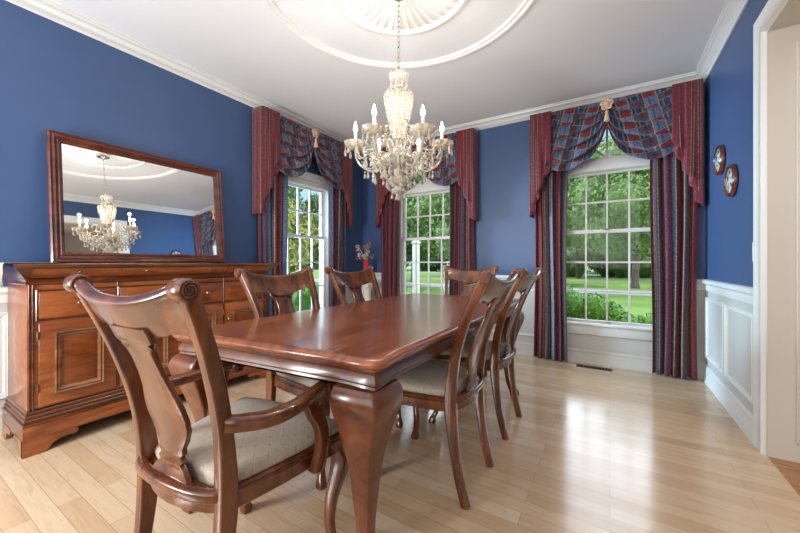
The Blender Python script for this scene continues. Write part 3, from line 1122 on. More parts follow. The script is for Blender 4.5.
    for a, b_, kside in ((0.548, 0.895, 1), (0.915, 1.254, 1), (1.258, 1.597, -1), (1.617, 1.965, -1)):
        bm = B()
        box(bm, xf - 0.01, xf + 0.012, a, b_, 0.25, 0.712, 0.004)
        d = build('door', bm, wd, root)
        bm = B()
        mould(bm, [(a + 0.062, 0.305), (b_ - 0.062, 0.305), (b_ - 0.062, 0.655), (a + 0.062, 0.655)],
              [(0, 0.010), (0, 0.022), (-0.006, 0.026), (-0.014, 0.018), (-0.020, 0.022), (-0.028, 0.016), (-0.036, 0.010)], True, MD)
        build('panel_moulding', bm, M['buffet_mid'], d, 30)
        bm = B(); box(bm, xf + 0.010, xf + 0.015, a + 0.10, b_ - 0.10, 0.345, 0.615, 0.004); build('door_panel', bm, M['buffet_panel'], d)
        k = b_ - 0.028 if kside > 0 else a + 0.028
        knob(d, xf + 0.010, k, 0.585)
        h = a - 0.004 if kside > 0 else b_ + 0.004
        for z in (0.33, 0.62):
            bm = B(); lathe(bm, [(0.0, 0), (0.0045, 0), (0.0045, 0.045), (0.0, 0.045)], (xf + 0.012, h, z), 10); build('hinge', bm, M['brass'], d)
    # corner beads and dividers
    for y in (y0 + 0.008, y0 + 0.022, 0.905, 1.607, y1 - 0.022, y1 - 0.008):
        bm = B()
        sweep(bm, [(xf + 0.002, y, 0.235), (xf + 0.002, y, 0.925)], (0.010, 0.012), side=(0, 1, 0), r=0.9)
        build('corner_bead', bm, dk, root)
    return root
sideboard()

# table runner with a fringe over the near end of the sideboard
tr = thing('table_runner', 'cream fringed runner hanging over the near end of the sideboard', 'table runner', (0, 0, 0))
bm = B()
def frun(u, v):
    x = -2.90 + 0.298 * u
    d = v * 0.30
    if d < 0.20: return Vector((x, 0.613 - d, 1.0466))
    e = d - 0.20
    return Vector((x, 0.407 - 0.002 * math.sin(u * 14), 1.044 - e * 0.6)) if e > 0.012 else Vector((x, 0.413 - e * 0.4, 1.046))
grid(bm, 16, 30, frun)
o = build('cloth', bm, M['fringe'], tr, 60)
thicken(o, 0.002)
bm = B()
random.seed(3)
for i in range(46):
    x = -2.90 + 0.298 * (i + 0.5) / 46
    y = 0.406
    z = 0.985
    pts = [(x, y, z + 0.01), (x + random.uniform(-.003, .003), y - random.uniform(0, .006), z - 0.02), (x + random.uniform(-.005, .005), y - random.uniform(0, .008), z - 0.05 - random.uniform(0, .012))]
    sweep(bm, pts, (0.0045, 0.0045), side=(1, 0, 0), round_=True, n=5)
o = build('fringe', bm, M['fringe'], tr)
o['kind'] = 'stuff'

# shallow tray lying in front of the mirror
tray = thing('wooden_tray', 'low oval walnut tray lying on the sideboard below the mirror', 'tray', (-2.80, 1.30, 1.0445))
bm = B()
lathe(bm, [(0.0, 0.0), (0.10, 0.0), (0.13, 0.004), (0.145, 0.016), (0.152, 0.018), (0.150, 0.022), (0.140, 0.020), (0.125, 0.008), (0.0, 0.006)], n=40)
for v in bm.verts: v.co.y *= 1.45; v.co.x *= 0.75
build('dish', bm, M['tray_wood'], tray)

# leaning mirror
def mirror():
    h, w = 0.862, 1.165
    root = thing('wall_mirror', 'large mahogany framed mirror leaning on the wall on top of the sideboard', 'mirror', (-3.035, 1.25, 1.0445), math.radians(1.75))
    tilt = math.radians(4.9)
    # local: x along +Y world, y up, z towards the room
    R = Matrix(((0, -math.sin(tilt), math.cos(tilt), 0), (1, 0, 0, 0), (0, math.cos(tilt), math.sin(tilt), 0), (0, 0, 0, 1)))
    out = [(-w / 2, 0), (w / 2, 0), (w / 2, h), (-w / 2, h)]
    prof = [(0, -0.012), (0, 0.018), (-0.008, 0.026), (-0.020, 0.020), (-0.030, 0.024), (-0.046, 0.014), (-0.052, 0.018), (-0.062, 0.010), (-0.070, 0.006), (-0.070, -0.012)]
    bm = B(); mould(bm, out, [(o, z) for o, z in prof], True, R)
    fr = build('mirror_frame', bm, M['mirror_wood'], root, 30)
    bm = B()
    # beaded rope edge
    k = 0.060
    pts = [(-w / 2 + k, k), (w / 2 - k, k), (w / 2 - k, h - k), (-w / 2 + k, h - k)]
    for a, b_ in zip(pts, pts[1:] + pts[:1]):
        a, b_ = Vector(a), Vector(b_)
        n = int((b_ - a).length / 0.014)
        for i in range(n):
            p = a + (b_ - a) * (i + 0.5) / n
            bmesh.ops.create_icosphere(bm, subdivisions=1, radius=0.0062, matrix=R @ Matrix.Translation((p.x, p.y, 0.013)))
    build('beading', bm, M['mirror_wood'], root)
    bm = B()
    a = w / 2 - 0.068
    q = [Vector((-a, 0.068, 0)), Vector((a, 0.068, 0)), Vector((a, h - 0.068, 0)), Vector((-a, h - 0.068, 0))]
    loft(bm, [[R @ v for v in q], [R @ (v + Vector((0, 0, 0.004))) for v in q]])
    build('looking_glass', bm, M['mirror'], root, 0)
mirror()

# ================================================================== CHANDELIER
def chandelier():
    cx, cy = -1.09, 1.75
    root = thing('chandelier', 'cut crystal chandelier with six lit candle arms hanging on a chain', 'chandelier', (cx, cy, 0))
    cr_, sv = M['crystal'], M['silver']
    bm = B(); lathe(bm, [(0.0, 2.66), (0.018, 2.66), (0.03, 2.672), (0.062, 2.680), (0.068, 2.70), (0.062, 2.712), (0.0, 2.712)], n=24); build('canopy', bm, sv, root)
    # chain links as one continuous chain
    bm = B()
    z = 2.665; i = 0
    while z > 2.225:
        c = Vector((0, 0, z - 0.017))
        pts = []
        for k in range(15):
            a = 2 * PI * k / 14
            q = Vector((0.0085 * math.cos(a), 0, 0.019 * math.sin(a)))
            if i % 2: q = Vector((0, q.x, q.z))
            pts.append(c + q)
        sweep(bm, pts, (0.0045, 0.0045), side=(0, 1, 0) if i % 2 == 0 else (1, 0, 0), round_=True, n=5)
        z -= 0.031; i += 1
    build('chain', bm, sv, root)
    # central column: crown bowl, urn, lower bowl
    def lath(nm, prof, n=24, flute=0, mat=None):
        bm = B()
        vs = lathe(bm, prof, n=n)
        if flute:
            for v in bm.verts:
                a = math.atan2(v.co.y, v.co.x); r = math.hypot(v.co.x, v.co.y)
                k = 1 + 0.07 * math.cos(a * flute)
                v.co.x *= k; v.co.y *= k
        return build(nm, bm, mat or cr_, root, 40)
    lath('crown', [(0.0, 2.215), (0.012, 2.212), (0.016, 2.20), (0.03, 2.195), (0.055, 2.182), (0.05, 2.172), (0.02, 2.165), (0.018, 2.125), (0.026, 2.115), (0.045, 2.105), (0.05, 2.09), (0.0, 2.088)], 36, 9)
    lath('urn', [(0.0, 2.09), (0.035, 2.09), (0.070, 2.074), (0.080, 2.055), (0.076, 2.01), (0.064, 1.95), (0.046, 1.885), (0.030, 1.835), (0.024, 1.80), (0.028, 1.79), (0.0, 1.785)], 48, 12)
    lath('stem', [(0.0, 1.79), (0.018, 1.79), (0.022, 1.75), (0.034, 1.735), (0.022, 1.72), (0.02, 1.69), (0.0, 1.69)], 20)
    lath('arm_hub', [(0.0, 1.70), (0.04, 1.70), (0.075, 1.692), (0.085, 1.675), (0.075, 1.66), (0.10, 1.65), (0.09, 1.632), (0.05, 1.615), (0.0, 1.61)], 36, 12)
    lath('lower_bowl', [(0.0, 1.615), (0.03, 1.61), (0.03, 1.575), (0.05, 1.565), (0.068, 1.545), (0.055, 1.52), (0.03, 1.508), (0.022, 1.50), (0.04, 1.492), (0.046, 1.478), (0.028, 1.462), (0.012, 1.458), (0.0, 1.457)], 36, 9)
    # crystal drop prototypes
    def drop_bm(L=0.045, w=0.011):
        bm = B()
        n = 6
        bmesh.ops.create_icosphere(bm, subdivisions=1, radius=w * 0.42, matrix=Matrix.Translation((0, 0, -w * 0.4)))
        lathe(bm, [(0.0, -w * 0.9), (w * 0.28, -w * 1.2), (w * 0.45, -L * 0.55), (w * 0.62, -L * 0.78), (w * 0.4, -L * 0.95), (0.0, -L)], n=n)
        return bm
    def mesh_of(bm, nm, mat):
        me = bpy.data.meshes.new(nm); bmesh.ops.recalc_face_normals(bm, faces=bm.faces); bm.to_mesh(me); bm.free(); me.materials.append(mat); return me
    d_long = mesh_of(drop_bm(0.062, 0.016), 'crystal_drop', cr_)
    d_mid = mesh_of(drop_bm(0.045, 0.015), 'crystal_drop', cr_)
    count = [0]
    def drop(me, x, y, z, par=None):
        o = bpy.data.objects.new('crystal_drop', me)
        o.location = (x, y, z)
        o.rotation_euler = (0, 0, random.random() * 3)
        COL.objects.link(o)
        o.parent = par or root
        count[0] += 1
    def beads(nm, pts, r=0.006):
        bm = B()
        for p in pts:
            bmesh.ops.create_icosphere(bm, subdivisions=1, radius=r * random.uniform(0.85, 1.15), matrix=Matrix.Translation(p) @ Matrix.Rotation(random.random() * 3, 4, 'Z'))
        return build(nm, bm, cr_, root, 10)
    random.seed(11)
    # beads wrapped over the urn
    pts = []
    uprof = [(2.08, 0.072), (2.055, 0.086), (2.01, 0.083), (1.95, 0.071), (1.885, 0.053), (1.835, 0.037), (1.80, 0.031)]
    for k in range(18):
        for j in range(17):
            z_ = 2.08 - 0.28 * j / 16
            a = 2 * PI * (k + 0.5 * (j % 2)) / 18
            for (za, ra), (zb_, rb_) in zip(uprof, uprof[1:]):
                if zb_ <= z_ <= za + 1e-9:
                    r = ra + (rb_ - ra) * (za - z_) / (za - zb_)
                    if k % max(1, int(0.086 / r)) == 0:
                        pts.append((r * math.cos(a), r * math.sin(a), z_))
                    break
    beads('bead_net', pts, 0.0068)
    pts = []
    for k in range(10):
        a = 2 * PI * k / 10
        for j in range(7):
            t = j / 6
            pts.append(((0.058 - 0.012 * math.sin(PI * t)) * math.cos(a), (0.058 - 0.012 * math.sin(PI * t)) * math.sin(a), 2.185 - 0.085 * t))
    beads('crown_beads', pts, 0.006)
    yaw = math.radians(31.7)
    R = 0.262
    for k in range(6):
        a = yaw + k * PI / 3
        ca, sa = math.cos(a), math.sin(a)
        def P(r, z): return (r * ca, r * sa, z)
        bm = B()
        pts = cr([P(0.06, 1.665), P(0.10, 1.62), P(0.155, 1.60), P(0.215, 1.625), P(0.255, 1.675), P(R, 1.735)], 4)
        sweep(bm, pts, (0.014, 0.014), side=(-sa, ca, 0), round_=True, n=8)
        arm = build('arm', bm, cr_, root)
        bm = B()      # upper scroll of glass
        pts = cr([P(0.045, 1.69), P(0.075, 1.78), P(0.115, 1.835), P(0.15, 1.815), P(0.155, 1.77)], 4)
        sweep(bm, pts, (0.009, 0.009), side=(-sa, ca, 0), round_=True, n=6)
        build('upper_scroll', bm, cr_, arm)
        bm = B()
        vs = lathe(bm, [(0.0, 1.732), (0.014, 1.732), (0.034, 1.734), (0.058, 1.750), (0.068, 1.774), (0.063, 1.771), (0.030, 1.752), (0.015, 1.748), (0.013, 1.775), (0.0, 1.775)], n=36)
        for v in bm.verts:
            an = math.atan2(v.co.y, v.co.x); kk = 1 + 0.09 * math.cos(an * 9) * min(1, math.hypot(v.co.x, v.co.y) / 0.05)
            v.co.x = v.co.x * kk; v.co.y = v.co.y * kk
            v.co += Vector((R * ca, R * sa, 0))
        build('bobeche', bm, cr_, arm, 40)
        bm = B(); lathe(bm, [(0.0, 1.77), (0.0095, 1.77), (0.0095, 1.838), (0.0, 1.838)], P(R, 0), 14); build('candle_sleeve', bm, M['candle'], arm)
        bm = B(); lathe(bm, [(0.0, 1.838), (0.007, 1.840), (0.0125, 1.852), (0.0115, 1.866), (0.006, 1.884), (0.0015, 1.900), (0.0, 1.902)], P(R, 0), 14); build('bulb', bm, M['bulb'], arm)
        lp = lamp('candle_light', 'POINT', P(R, 1.93), 2.4, (1.0, 0.94, 0.86)); lp.parent = root; lp.data.shadow_soft_size = 0.012
        for j in range(7):
            b_ = a + 2 * PI * j / 7
            drop(d_long if j % 2 == 0 else d_mid, R * ca + 0.060 * math.cos(b_), R * sa + 0.060 * math.sin(b_), 1.752 - (0.012 if j % 2 else 0), arm)
        # garland from bobeche to hub
        pts = []
        for j in range(19):
            t = j / 18
            r = 0.075 + (R - 0.11) * t
            z = 1.83 * (1 - t) + 1.745 * t - 0.05 * math.sin(PI * t)
            pts.append(P(r, z))
        beads('bead_chain', pts, 0.0062)
        pts = []
        a2 = a + PI / 3
        for j in range(17):    # swag between neighbouring bobeches
            t = j / 16
            q = Vector(P(R, 0)) * (1 - t) + Vector((R * math.cos(a2), R * math.sin(a2), 0)) * t
            pts.append((q.x, q.y, 1.735 - 0.085 * math.sin(PI * t)))
        g = beads('garland', pts, 0.0062)
        # lower drops below arm
        drop(d_long, *P(0.155, 1.592)); drop(d_mid, *P(0.205, 1.60)); drop(d_mid, *P(0.105, 1.60))
        am = a + PI / 6
        rm = R * math.cos(PI / 6)
        drop(d_long, rm * math.cos(am), rm * math.sin(am), 1.645)
        drop(d_long, 0.17 * math.cos(am), 0.17 * math.sin(am), 1.60)
    for k in range(36):
        a = 2 * PI * k / 36
        rr, zz = ((0.095, 1.625), (0.15, 1.665), (0.205, 1.70))[k % 3]
        o = bpy.data.objects.new('crystal_pendant', d_long); o.location = (rr * math.cos(a), rr * math.sin(a), zz); COL.objects.link(o); o.parent = root
        b_ = yaw + a
    for k in range(12):
        a = yaw + 2 * PI * (k + 0.5) / 12
        beads('bead_festoon', [((0.085 + 0.15 * j / 12) * math.cos(a), (0.085 + 0.15 * j / 12) * math.sin(a), 1.69 + 0.06 * j / 12 - 0.05 * math.sin(PI * j / 12)) for j in range(13)], 0.0065)
    for k in range(8):
        a = 2 * PI * k / 8
        drop(d_mid, 0.066 * math.cos(a), 0.066 * math.sin(a), 1.535)
        beads('bead_strand', [(0.09 * (1 - j / 8) * math.cos(a) + 0.066 * (j / 8) * math.cos(a), 0.09 * (1 - j / 8) * math.sin(a) + 0.066 * (j / 8) * math.sin(a), 1.63 - 0.09 * j / 8 - 0.02 * math.sin(PI * j / 8)) for j in range(9)], 0.006)
    for k in range(5):
        a = 2 * PI * k / 5
        drop(d_mid, 0.040 * math.cos(a), 0.040 * math.sin(a), 1.476)
    bm = B(); bmesh.ops.create_icosphere(bm, subdivisions=2, radius=0.017, matrix=Matrix.Translation((0, 0, 1.440))); build('crystal_ball', bm, cr_, root, 5)
    print('drops', count[0])
chandelier()
# ================================================================== CURTAINS
def curtains(mat4, c, where, seed):
    """mat4: wall frame (x along wall, y outward, z up); room side is y < 0"""
    random.seed(seed)
    T = mat4 @ Matrix.Translation((c, 0, 0))
    hw = 0.70
    def TP(x, y, z): return T @ Vector((x, -y, z))
    ZT = 2.624
    # long panels
    for s, side in ((-1, 'left'), (1, 'right')):
        ph = random.random() * 6
        x0, x1 = s * 0.36, s * (hw - 0.02)
        nf = 5.0
        def fp(u, v):
            z = 2.55 * (1 - v) + 0.012
            amp = 0.032 + 0.008 * math.sin(u * 5 + ph)
            x = x0 + (x1 - x0) * u + 0.012 * math.sin(2 * PI * nf * 2 * u + ph) + 0.010 * math.sin(v * 5 + u * 4 + ph)
            y = 0.084 + amp * math.sin(2 * PI * nf * u + ph + 0.3 * math.sin(v * 3)) + 0.008 * math.sin(u * 17 + v * 2)
            return TP(x, y, z)
        bm = B()
        grid(bm, 90, 24, fp, lambda u, v: (u * 0.62 + 0.05 * seed, v * 2.5))
        o = build('curtain_panel', bm, M['drape'], None, 180)
        thicken(o, 0.003)
        tag(o, 'striped floor-length curtain on the %s side of %s' % (side, where), 'curtain', 'striped curtain panels')
    root = thing('swag_valance', 'swag valance with tasselled rosette over %s' % where, 'valance', T @ Vector((0, -0.13, ZT)), 0, 'swag valances over the windows')
    root.location = (0, 0, 0)
    # pelmet board behind
    bm = B()
    m = T
    q = [(-hw + 0.01, 0.03), (hw - 0.01, 0.03), (hw - 0.01, 0.135), (-hw + 0.01, 0.135)]
    loft(bm, [[TP(x, y, ZT - 0.006) for x, y in q], [TP(x, y, ZT - 0.03) for x, y in q]])
    build('pelmet_board', bm, M['drape_burg'], root)
    # swags
    for s in (-1, 1):
        xo, xi = s * 0.56, s * (-0.05)
        def zb(u):     # lower edge, u = 0 at jabot, 1 at centre
            pts = [(0, 2.06), (0.1, 2.015), (0.2, 1.995), (0.3, 1.99), (0.42, 2.002), (0.54, 2.03), (0.65, 2.07), (0.73, 2.115), (0.80, 2.175), (0.855, 2.25), (0.90, 2.345), (0.95, 2.44), (1.0, 2.53)]
            for a, b_ in zip(pts, pts[1:]):
                if u <= b_[0] + 1e-6:
                    t = (u - a[0]) / (b_[0] - a[0]); return a[1] + (b_[1] - a[1]) * t
            return pts[-1][1]
        dy = 0.010 if s > 0 else 0.0
        def fs(u, v):
            z1 = zb(u)
            x = xo + (xi - xo) * u
            belly = math.sin(PI * min(1, 0.12 + u * 0.88)) ** 0.7
            z = ZT - (ZT - z1) * v
            rip = math.sin(2 * PI * 5.0 * v ** 0.9 + 0.6 * math.sin(u * 3))
            y = 0.140 + dy + 0.034 * belly * rip * (0.4 + 0.6 * v) + 0.040 * belly * v
            y += 0.01 * math.sin(u * 20 + v * 4) * v
            z -= 0.026 * rip * belly * min(1, v * 5)
            return TP(x, y, min(z, ZT))
        bm = B()
        # bias plaid: rotate the pattern
        grid(bm, 44, 70, fs, lambda u, v: (0.60 * u + 0.16 * v + 0.03, 0.95 * v - 0.22 * u + 0.3))
        o = build('swag', bm, M['drape_plaid'], root, 180)
        thicken(o, 0.003)
    # jabots
    for s in (-1, 1):
        n_pl = 4
        W0, W1_ = s * 0.50, s * (hw + 0.005)
        plan = []
        xw = (W1_ - W0) / n_pl
        for k in range(n_pl):
            xa = W0 + xw * k
            plan += [(xa - xw * 0.12, 0.186), (xa + xw * 1.0, 0.182), (xa + xw * 1.0, 0.168), (xa + xw * 0.15, 0.164)]
        plan += [(W1_, 0.165), (W1_ + s * 0.004, 0.15), (W1_ + s * 0.004, 0.02)]
        # arc length
        L = [0]
        for a, b_ in zip(plan, plan[1:]): L.append(L[-1] + math.hypot(b_[0] - a[0], b_[1] - a[1]))
        tot = L[-1]
        tot_f = L[-3]
        def pt(u):
            d = u * tot
            for i in range(len(plan) - 1):
                if d <= L[i + 1] + 1e-9:
                    t = (d - L[i]) / max(1e-9, L[i + 1] - L[i])
                    return (plan[i][0] + (plan[i + 1][0] - plan[i][0]) * t, plan[i][1] + (plan[i + 1][1] - plan[i][1]) * t), d
            return plan[-1], d
        us = []
        for i in range(len(plan) - 1):
            for j in range(5): us.append((L[i] + (L[i + 1] - L[i]) * j / 5) / tot)
        us.append(1.0)
        nu = len(us) - 1
        def zl(d):
            t = min(1, d / tot_f)
            return 2.10 - 0.56 * t
        def fj(ui, v):
            u = us[int(round(ui * nu))]
            (x, y), d = pt(u)
            zb_ = zl(d)
            fl = v * v
            return TP(x + s * 0.01 * fl * math.sin(d * 30), y + 0.012 * fl * math.sin(d * 22), ZT + (zb_ - ZT) * v)
        def uvj(ui, v):
            u = us[int(round(ui * nu))]
            return (u * tot, v * 0.9)
        bm = B()
        grid(bm, nu, 16, fj, uvj)
        bm.faces.ensure_lookup_table()
        for i in range(nu):
            if (i // 5) % 4 == 2 and i // 5 < len(plan) - 4:
                for j in range(16): bm.faces[i * 16 + j].material_index = 1
        o = build('jabot', bm, [M['drape_burg'], M['lining']], root, 30)
        thicken(o, 0.003)
    # rosette and tassel
    bm = B()
    bmesh.ops.create_icosphere(bm, subdivisions=2, radius=0.024, matrix=Matrix.Translation(TP(0, 0.200, ZT - 0.055)))
    for k in range(5):
        a = 2 * PI * k / 5 + PI / 2
        p = None
        pts = []
        for j in range(13):
            b_ = 2 * PI * j / 12
            pts.append(TP(0.034 * math.cos(a) + 0.015 * math.cos(b_), 0.198, ZT - 0.055 + 0.034 * math.sin(a) + 0.015 * math.sin(b_)))
        sweep(bm, pts, (0.018, 0.022), side=tuple(T.to_3x3() @ Vector((0, -1, 0))), round_=True, n=8)
    build('rosette', bm, M['tassel'], root)
    bm = B()
    base = TP(0.0, 0.205, 0)
    lathe(bm, [(0.0, ZT - 0.09), (0.004, ZT - 0.09), (0.004, ZT - 0.115), (0.014, ZT - 0.125), (0.016, ZT - 0.14), (0.010, ZT - 0.150), (0.018, ZT - 0.165), (0.026, ZT - 0.215), (0.024, ZT - 0.222), (0.0, ZT - 0.222)], (base.x, base.y, 0), 16)
    build('tassel', bm, M['tassel'], root)

curtains(M_LEFT, W1, 'the left window beside the sideboard', 1)
curtains(M_BACK, W2, 'the middle window behind the chandelier', 2)
curtains(M_BACK, W3, 'the right window near the wall plates', 3)

# ================================================================== SMALL THINGS
# pedestal and vase in the corner
pd = thing('pedestal', 'white fluted pedestal standing in the corner between two windows', 'pedestal', (-2.875, 3.76, 0))
bm = B(); box(bm, -0.12, 0.12, -0.12, 0.12, 0, 0.05, 0.006); box(bm, -0.105, 0.105, -0.105, 0.105, 0.05, 0.08, 0.01); build('base', bm, M['ceramic'], pd)
bm = B(); vs = lathe(bm, [(0.0, 0.08), (0.088, 0.08), (0.092, 0.10), (0.080, 0.12), (0.072, 0.66), (0.084, 0.685), (0.088, 0.70), (0.0, 0.70)], n=72)
for v in bm.verts:
    if 0.11 < v.co.z < 0.67:
        a = math.atan2(v.co.y, v.co.x); k = 1 - 0.05 * (0.5 + 0.5 * math.cos(a * 12)); v.co.x *= k; v.co.y *= k
build('fluted_shaft', bm, M['ceramic'], pd, 50)
bm = B(); stack(bm, [(-0.11, -0.11), (0.11, -0.11), (0.11, 0.11), (-0.11, 0.11)], [(-0.01, 0.70), (0.0, 0.72), (0.012, 0.735), (0.012, 0.765), (0.006, 0.77)]); build('cap', bm, M['ceramic'], pd, 30)
va = tag(build('vase', (lambda b: (lathe(b, [(0.0, 0.0), (0.042, 0.0), (0.046, 0.01), (0.024, 0.04), (0.022, 0.08), (0.036, 0.14), (0.044, 0.21), (0.040, 0.27), (0.050, 0.315), (0.047, 0.316), (0.036, 0.27), (0.038, 0.20), (0.0, 0.10)], n=28), b)[1])(B()), M['red_glass'], None, 60, (-2.875, 3.76, 0.7705)),
         'slim cranberry red glass vase on the white corner pedestal', 'vase')
fl = thing('dried_bouquet', 'dried pink and cream flowers standing in the red vase', 'dried flowers', (-2.875, 3.76, 0.7705))
random.seed(5)
for k in range(16):
    a = random.uniform(0, 2 * PI); sp = random.uniform(0.02, 0.15); h = random.uniform(0.40, 0.56) - sp * 0.3
    top = Vector((sp * math.cos(a), sp * math.sin(a), h))
    bm = B()
    pts = cr([(0, 0, 0.12), (0.012 * math.cos(a), 0.012 * math.sin(a), 0.30), (0.55 * top.x, 0.55 * top.y, 0.30 + (h - 0.30) * 0.6), tuple(top)], 4)
    sweep(bm, pts, (0.004, 0.004), side=(1, 0, 0), round_=True, n=5)
    for j in range(16):
        p = top + Vector((random.gauss(0, .013), random.gauss(0, .013), random.uniform(-.06, .02)))
        bmesh.ops.create_icosphere(bm, subdivisions=1, radius=random.uniform(0.004, 0.009), matrix=Matrix.Translation(p))
    build('dried_stem', bm, M['dried'] if k % 3 else M['dried_white'], fl)

# round plates in wooden frames
for y, z, lab in ((3.48, 1.825, 'higher of the two round wood-framed painted plates on the right wall'), (3.19, 1.61, 'lower of the two round wood-framed painted plates on the right wall')):
    r = thing('framed_plate', lab, 'wall plate', (XR, y, z), 0, 'round framed plates')
    bm = B(); lathe(bm, [(0.0, 0.0), (0.10, 0.0), (0.112, -0.008), (0.112, -0.020), (0.107, -0.030), (0.100, -0.026), (0.096, -0.030), (0.090, -0.024), (0.088, -0.012), (0.0, -0.012)], n=40, axis='x'); build('round_frame', bm, M['mirror_wood'], r)
    bm = B(); lathe(bm, [(0.0, -0.036), (0.04, -0.034), (0.066, -0.030), (0.084, -0.024), (0.0895, -0.013), (0.0, -0.013)], n=40, axis='x'); build('painted_plate', bm, M['plate'], r)

sw = thing('light_switch', 'white switch plate on the right wall beside the doorway casing', 'light switch', (XR, 2.772, 1.11))
bm = B(); box(bm, -0.008, 0, -0.037, 0.037, -0.058, 0.058, 0.003); build('switch_plate', bm, M['plastic'], sw)
for yy in (0.0,):
    bm = B(); box(bm, -0.013, -0.007, yy - 0.015, yy + 0.015, -0.03, 0.03, 0.002); build('rocker', bm, M['plastic'], sw)

vt = thing('floor_register', 'small brown metal floor vent in front of the right window', 'floor vent', (-0.135, 3.885, 0))
bm = B(); box(bm, -0.155, 0.155, -0.045, 0.045, 0.0, 0.004, 0.001); build('vent_frame', bm, M['vent'], vt)
bm = B()
for i in range(11):
    x = -0.13 + i * 0.026
    box(bm, x - 0.009, x + 0.009, -0.03, 0.03, 0.0035, 0.0052)
build('vent_slots', bm, M['black'], vt)

# ================================================================== OUTDOORS
GZ = -0.45
def leaf_cloud(bm, c, rad, n, size, rng, squash=1.0):
    for i in range(n):
        z = rng.uniform(-1, 1); a = rng.uniform(0, 2 * PI); q = math.sqrt(1 - z * z)
        d = Vector((q * math.cos(a), q * math.sin(a), z))
        r = rad * rng.uniform(0.78, 1.06)
        p = Vector(c) + Vector((d.x * r, d.y * r, d.z * r * squash))
        nrm = (d + Vector((rng.gauss(0, .9), rng.gauss(0, .9), rng.gauss(0, .9)))).normalized()
        t = nrm.cross(Vector((rng.gauss(0, 1), rng.gauss(0, 1), rng.gauss(0, 1)))).normalized()
        b_ = nrm.cross(t)
        s = size * rng.uniform(0.6, 1.3)
        v = [bm.verts.new(p + t * s * x + b_ * s * y) for x, y in ((0.9, 0), (0, 0.5), (-0.9, 0), (0, -0.5))]
        bm.faces.new(v)

def tree(x, y, h, cr_r, seed, mat, label, n=2600, leaf=0.16, trunk=0.14, low=0.35, blobs=11, group='trees beyond the windows'):
    rng = random.Random(seed)
    root = thing('tree', label, 'tree', (x, y, GZ), 0, group)
    bm = B()
    pts = cr([(0, 0, -0.05), (rng.gauss(0, .05), rng.gauss(0, .05), h * 0.25), (rng.gauss(0, .15), rng.gauss(0, .15), h * 0.6), (rng.gauss(0, .2), rng.gauss(0, .2), h * 0.85)], 4)
    m = len(pts)
    sweep(bm, pts, [(trunk * 2 * (1 - 0.8 * i / (m - 1)) * (1.4 if i == 0 else 1),) * 2 for i in range(m)], side=(1, 0, 0), round_=True, n=10)
    for k in range(6):
        a = rng.uniform(0, 2 * PI); z0 = h * rng.uniform(low * 0.9, 0.6)
        e = (cr_r * 0.7 * math.cos(a), cr_r * 0.7 * math.sin(a), z0 + h * 0.2)
        sweep(bm, [(0, 0, z0), (e[0] * 0.5, e[1] * 0.5, z0 + h * 0.07), e], [(trunk * 0.7,) * 2, (trunk * 0.45,) * 2, (trunk * 0.2,) * 2], side=(0.1, 0.2, 1), round_=True, n=6)
    build('trunk', bm, M['bark'], root)
    bm = B()
    cz = h * (1 + low) / 2
    hz = h * (1 - low) / 2
    cen = []
    for k in range(blobs):
        a = rng.uniform(0, 2 * PI); q = rng.uniform(0, 0.62); zz = rng.uniform(-0.72, 0.72)
        taper = math.sqrt(max(0.15, 1 - zz * zz))
        cen.append((cr_r * q * math.cos(a) * taper, cr_r * q * math.sin(a) * taper, cz + hz * zz, rng.uniform(0.36, 0.52) * min(cr_r, hz * 1.1)))
    for c in cen:
        mt = Matrix.Translation(c[:3])
        r = bmesh.ops.create_icosphere(bm, subdivisions=2, radius=c[3] * 0.7, matrix=mt)
        for v in r['verts']:
            v.co += (v.co - Vector(c[:3])) * rng.uniform(-0.14, 0.14)
        leaf_cloud(bm, c[:3], c[3], n // blobs, leaf, rng, 0.9)
    build('crown', bm, mat, root, 0)

tree(1.2, 23.5, 8.5, 4.2, 1, M['leaf_light'], 'broad green tree on the lawn with a bare grey trunk, seen through the right window', 15000, 0.13, 0.20, 0.27, 13)
LT = [(-7.0, 16.5, 7.5, 3.0, M['leaf_light'], 'light green tree seen in the left half of the middle window'),
      (-12.5, 22.0, 8.0, 3.8, M['leaf_mid'], 'mid green tree behind the lawn in the middle window'),
      (-9.5, 31.0, 11.0, 5.0, M['leaf_mid'], 'tall green tree farther back in the middle window'),
      (-19.0, 30.0, 11.0, 5.5, M['leaf_dark'], 'dark green tree at the left edge of the middle window'),
      (-2.5, 35.0, 12.0, 5.2, M['leaf_light'], 'pale green tree at the left edge of the right window'),
      (6.0, 34.0, 11.0, 5.4, M['leaf_dark'], 'dark tree behind the lawn tree in the right window'),
      (12.5, 31.0, 12.0, 5.0, M['leaf_dark'], 'dark evergreen at the right edge of the right window'),
      (-8.4, 6.3, 3.9, 1.8, M['leaf_yellow'], 'yellow green tree just outside the window beside the sideboard'),
      (-13.0, 13.2, 4.9, 2.6, M['leaf_mid'], 'tall green tree behind the yellow tree in the left window'),
      (-13.5, 8.8, 6.2, 2.8, M['leaf_dark'], 'dark green tree left of the yellow tree in the left window'),
      (-24.0, 17.0, 9.0, 4.6, M['leaf_mid'], 'distant green tree in the left window')]
for i, (x, y, h, r, m_, lab) in enumerate(LT):
    tree(x, y, h, r, 20 + i, m_, lab, 12000, 0.06 + 0.0040 * math.hypot(x, y), 0.16, 0.12 if m_ is M['leaf_dark'] else 0.22, 11)
rng = random.Random(77)
ORD = ['first', 'second', 'third', 'fourth', 'fifth', 'sixth', 'seventh', 'eighth', 'ninth']
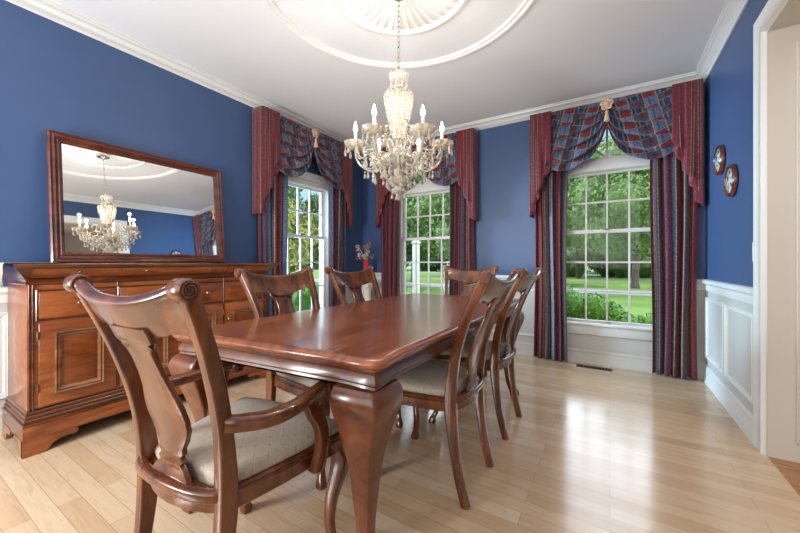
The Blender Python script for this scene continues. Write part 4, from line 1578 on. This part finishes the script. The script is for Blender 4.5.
for i in range(9):
    x = -62 + i * 9.4 + rng.uniform(-0.4, 0.4)
    y = 50 + rng.uniform(-1, 1)
    tree(x, y, rng.uniform(9, 13), rng.uniform(4.4, 5.4), 200 + i, (M['leaf_dark'], M['leaf_mid'])[i % 2], 'distant woodland tree beyond the lawn, %s from the left' % ORD[i], 5000, 0.3, 0.25, 0.0, 14, 'woodland edge trees')
    if i < 8:
        tree(x + 4.7, y + 10, 14, 5.2, 260 + i, (M['leaf_mid'], M['leaf_dark'])[i % 2], 'tall tree behind the woodland edge, %s from the left' % ORD[i], 4000, 0.34, 0.25, 0.0, 14, 'second row of woodland trees')

def thicket():
    for i in range(7):
        shrub(-14.2 + i * 5.2, 40 + (i % 2), 2.9, 3.4, 400 + i, M['leaf_mid'], 'large bush at the far lawn edge, %s from the left' % ORD[i], 2200, 0.22, 'bushes along the far lawn edge')

def shrub(x, y, r, h, seed, mat, label, n=1600, leaf=0.035, group='hedge shrubs'):
    rng = random.Random(seed)
    root = thing('shrub', label, 'shrub', (x, y, GZ), 0, group)
    bm = B()
    for k in range(5):
        a = rng.uniform(0, 2 * PI)
        sweep(bm, [(0, 0, -0.03), (r * 0.4 * math.cos(a), r * 0.4 * math.sin(a), h * 0.6)], [(0.03, 0.03), (0.012, 0.012)], side=(1, 0.1, 0), round_=True, n=6)
    build('stem', bm, M['bark'], root)
    bm = B()
    for k in range(16):
        a = rng.uniform(0, 2 * PI); q = r * rng.uniform(0.1, 0.62)
        c = (q * math.cos(a), q * math.sin(a), h * rng.uniform(0.22, 0.74)); rr = min(r, h) * rng.uniform(0.42, 0.52)
        q_ = bmesh.ops.create_icosphere(bm, subdivisions=2, radius=rr * 0.88, matrix=Matrix.Translation(c))
        leaf_cloud(bm, c, rr, n // 14, leaf * 0.8, rng, 1.0)
    build('foliage', bm, mat, root, 0)
for i in range(8):
    x = -1.62 + i * 0.31
    shrub(x, 5.75 - 0.02 * i + 0.1 * (i % 2), 0.44, 1.30 - (0.14 * max(0, i - 3)), 300 + i, M['leaf_hedge'], 'leafy hedge shrub outside the right window, %s from the left' % ORD[i], 4200, 0.034)
for i in range(3):
    shrub(-4.4 + i * 0.6, 7.2, 0.42, 0.95, 320 + i, M['leaf_light'], 'low light green shrub outside below the middle window, %s from the left' % ORD[i], 1600, 0.035, 'shrubs below the middle window')
for i in range(3):
    shrub(-5.6, 3.6 + i * 0.75, 0.5, 1.15, 330 + i, M['leaf_hedge'], 'green shrub outside below the left window, %s from the left' % ORD[i], 2000, 0.04, 'shrubs below the left window')

thicket()
pt = thing('garden_post', 'white square garden post standing outside the middle window', 'post', (-3.63, 6.55, GZ))
bm = B(); box(bm, -0.06, 0.06, -0.06, 0.06, 0, 1.9, 0.006); build('shaft', bm, M['white_trim'], pt)
bm = B(); stack(bm, [(-0.07, -0.07), (0.07, -0.07), (0.07, 0.07), (-0.07, 0.07)], [(0, 1.9), (0.01, 1.92), (0.0, 1.95), (-0.06, 2.0)]); build('post_cap', bm, M['white_trim'], pt)
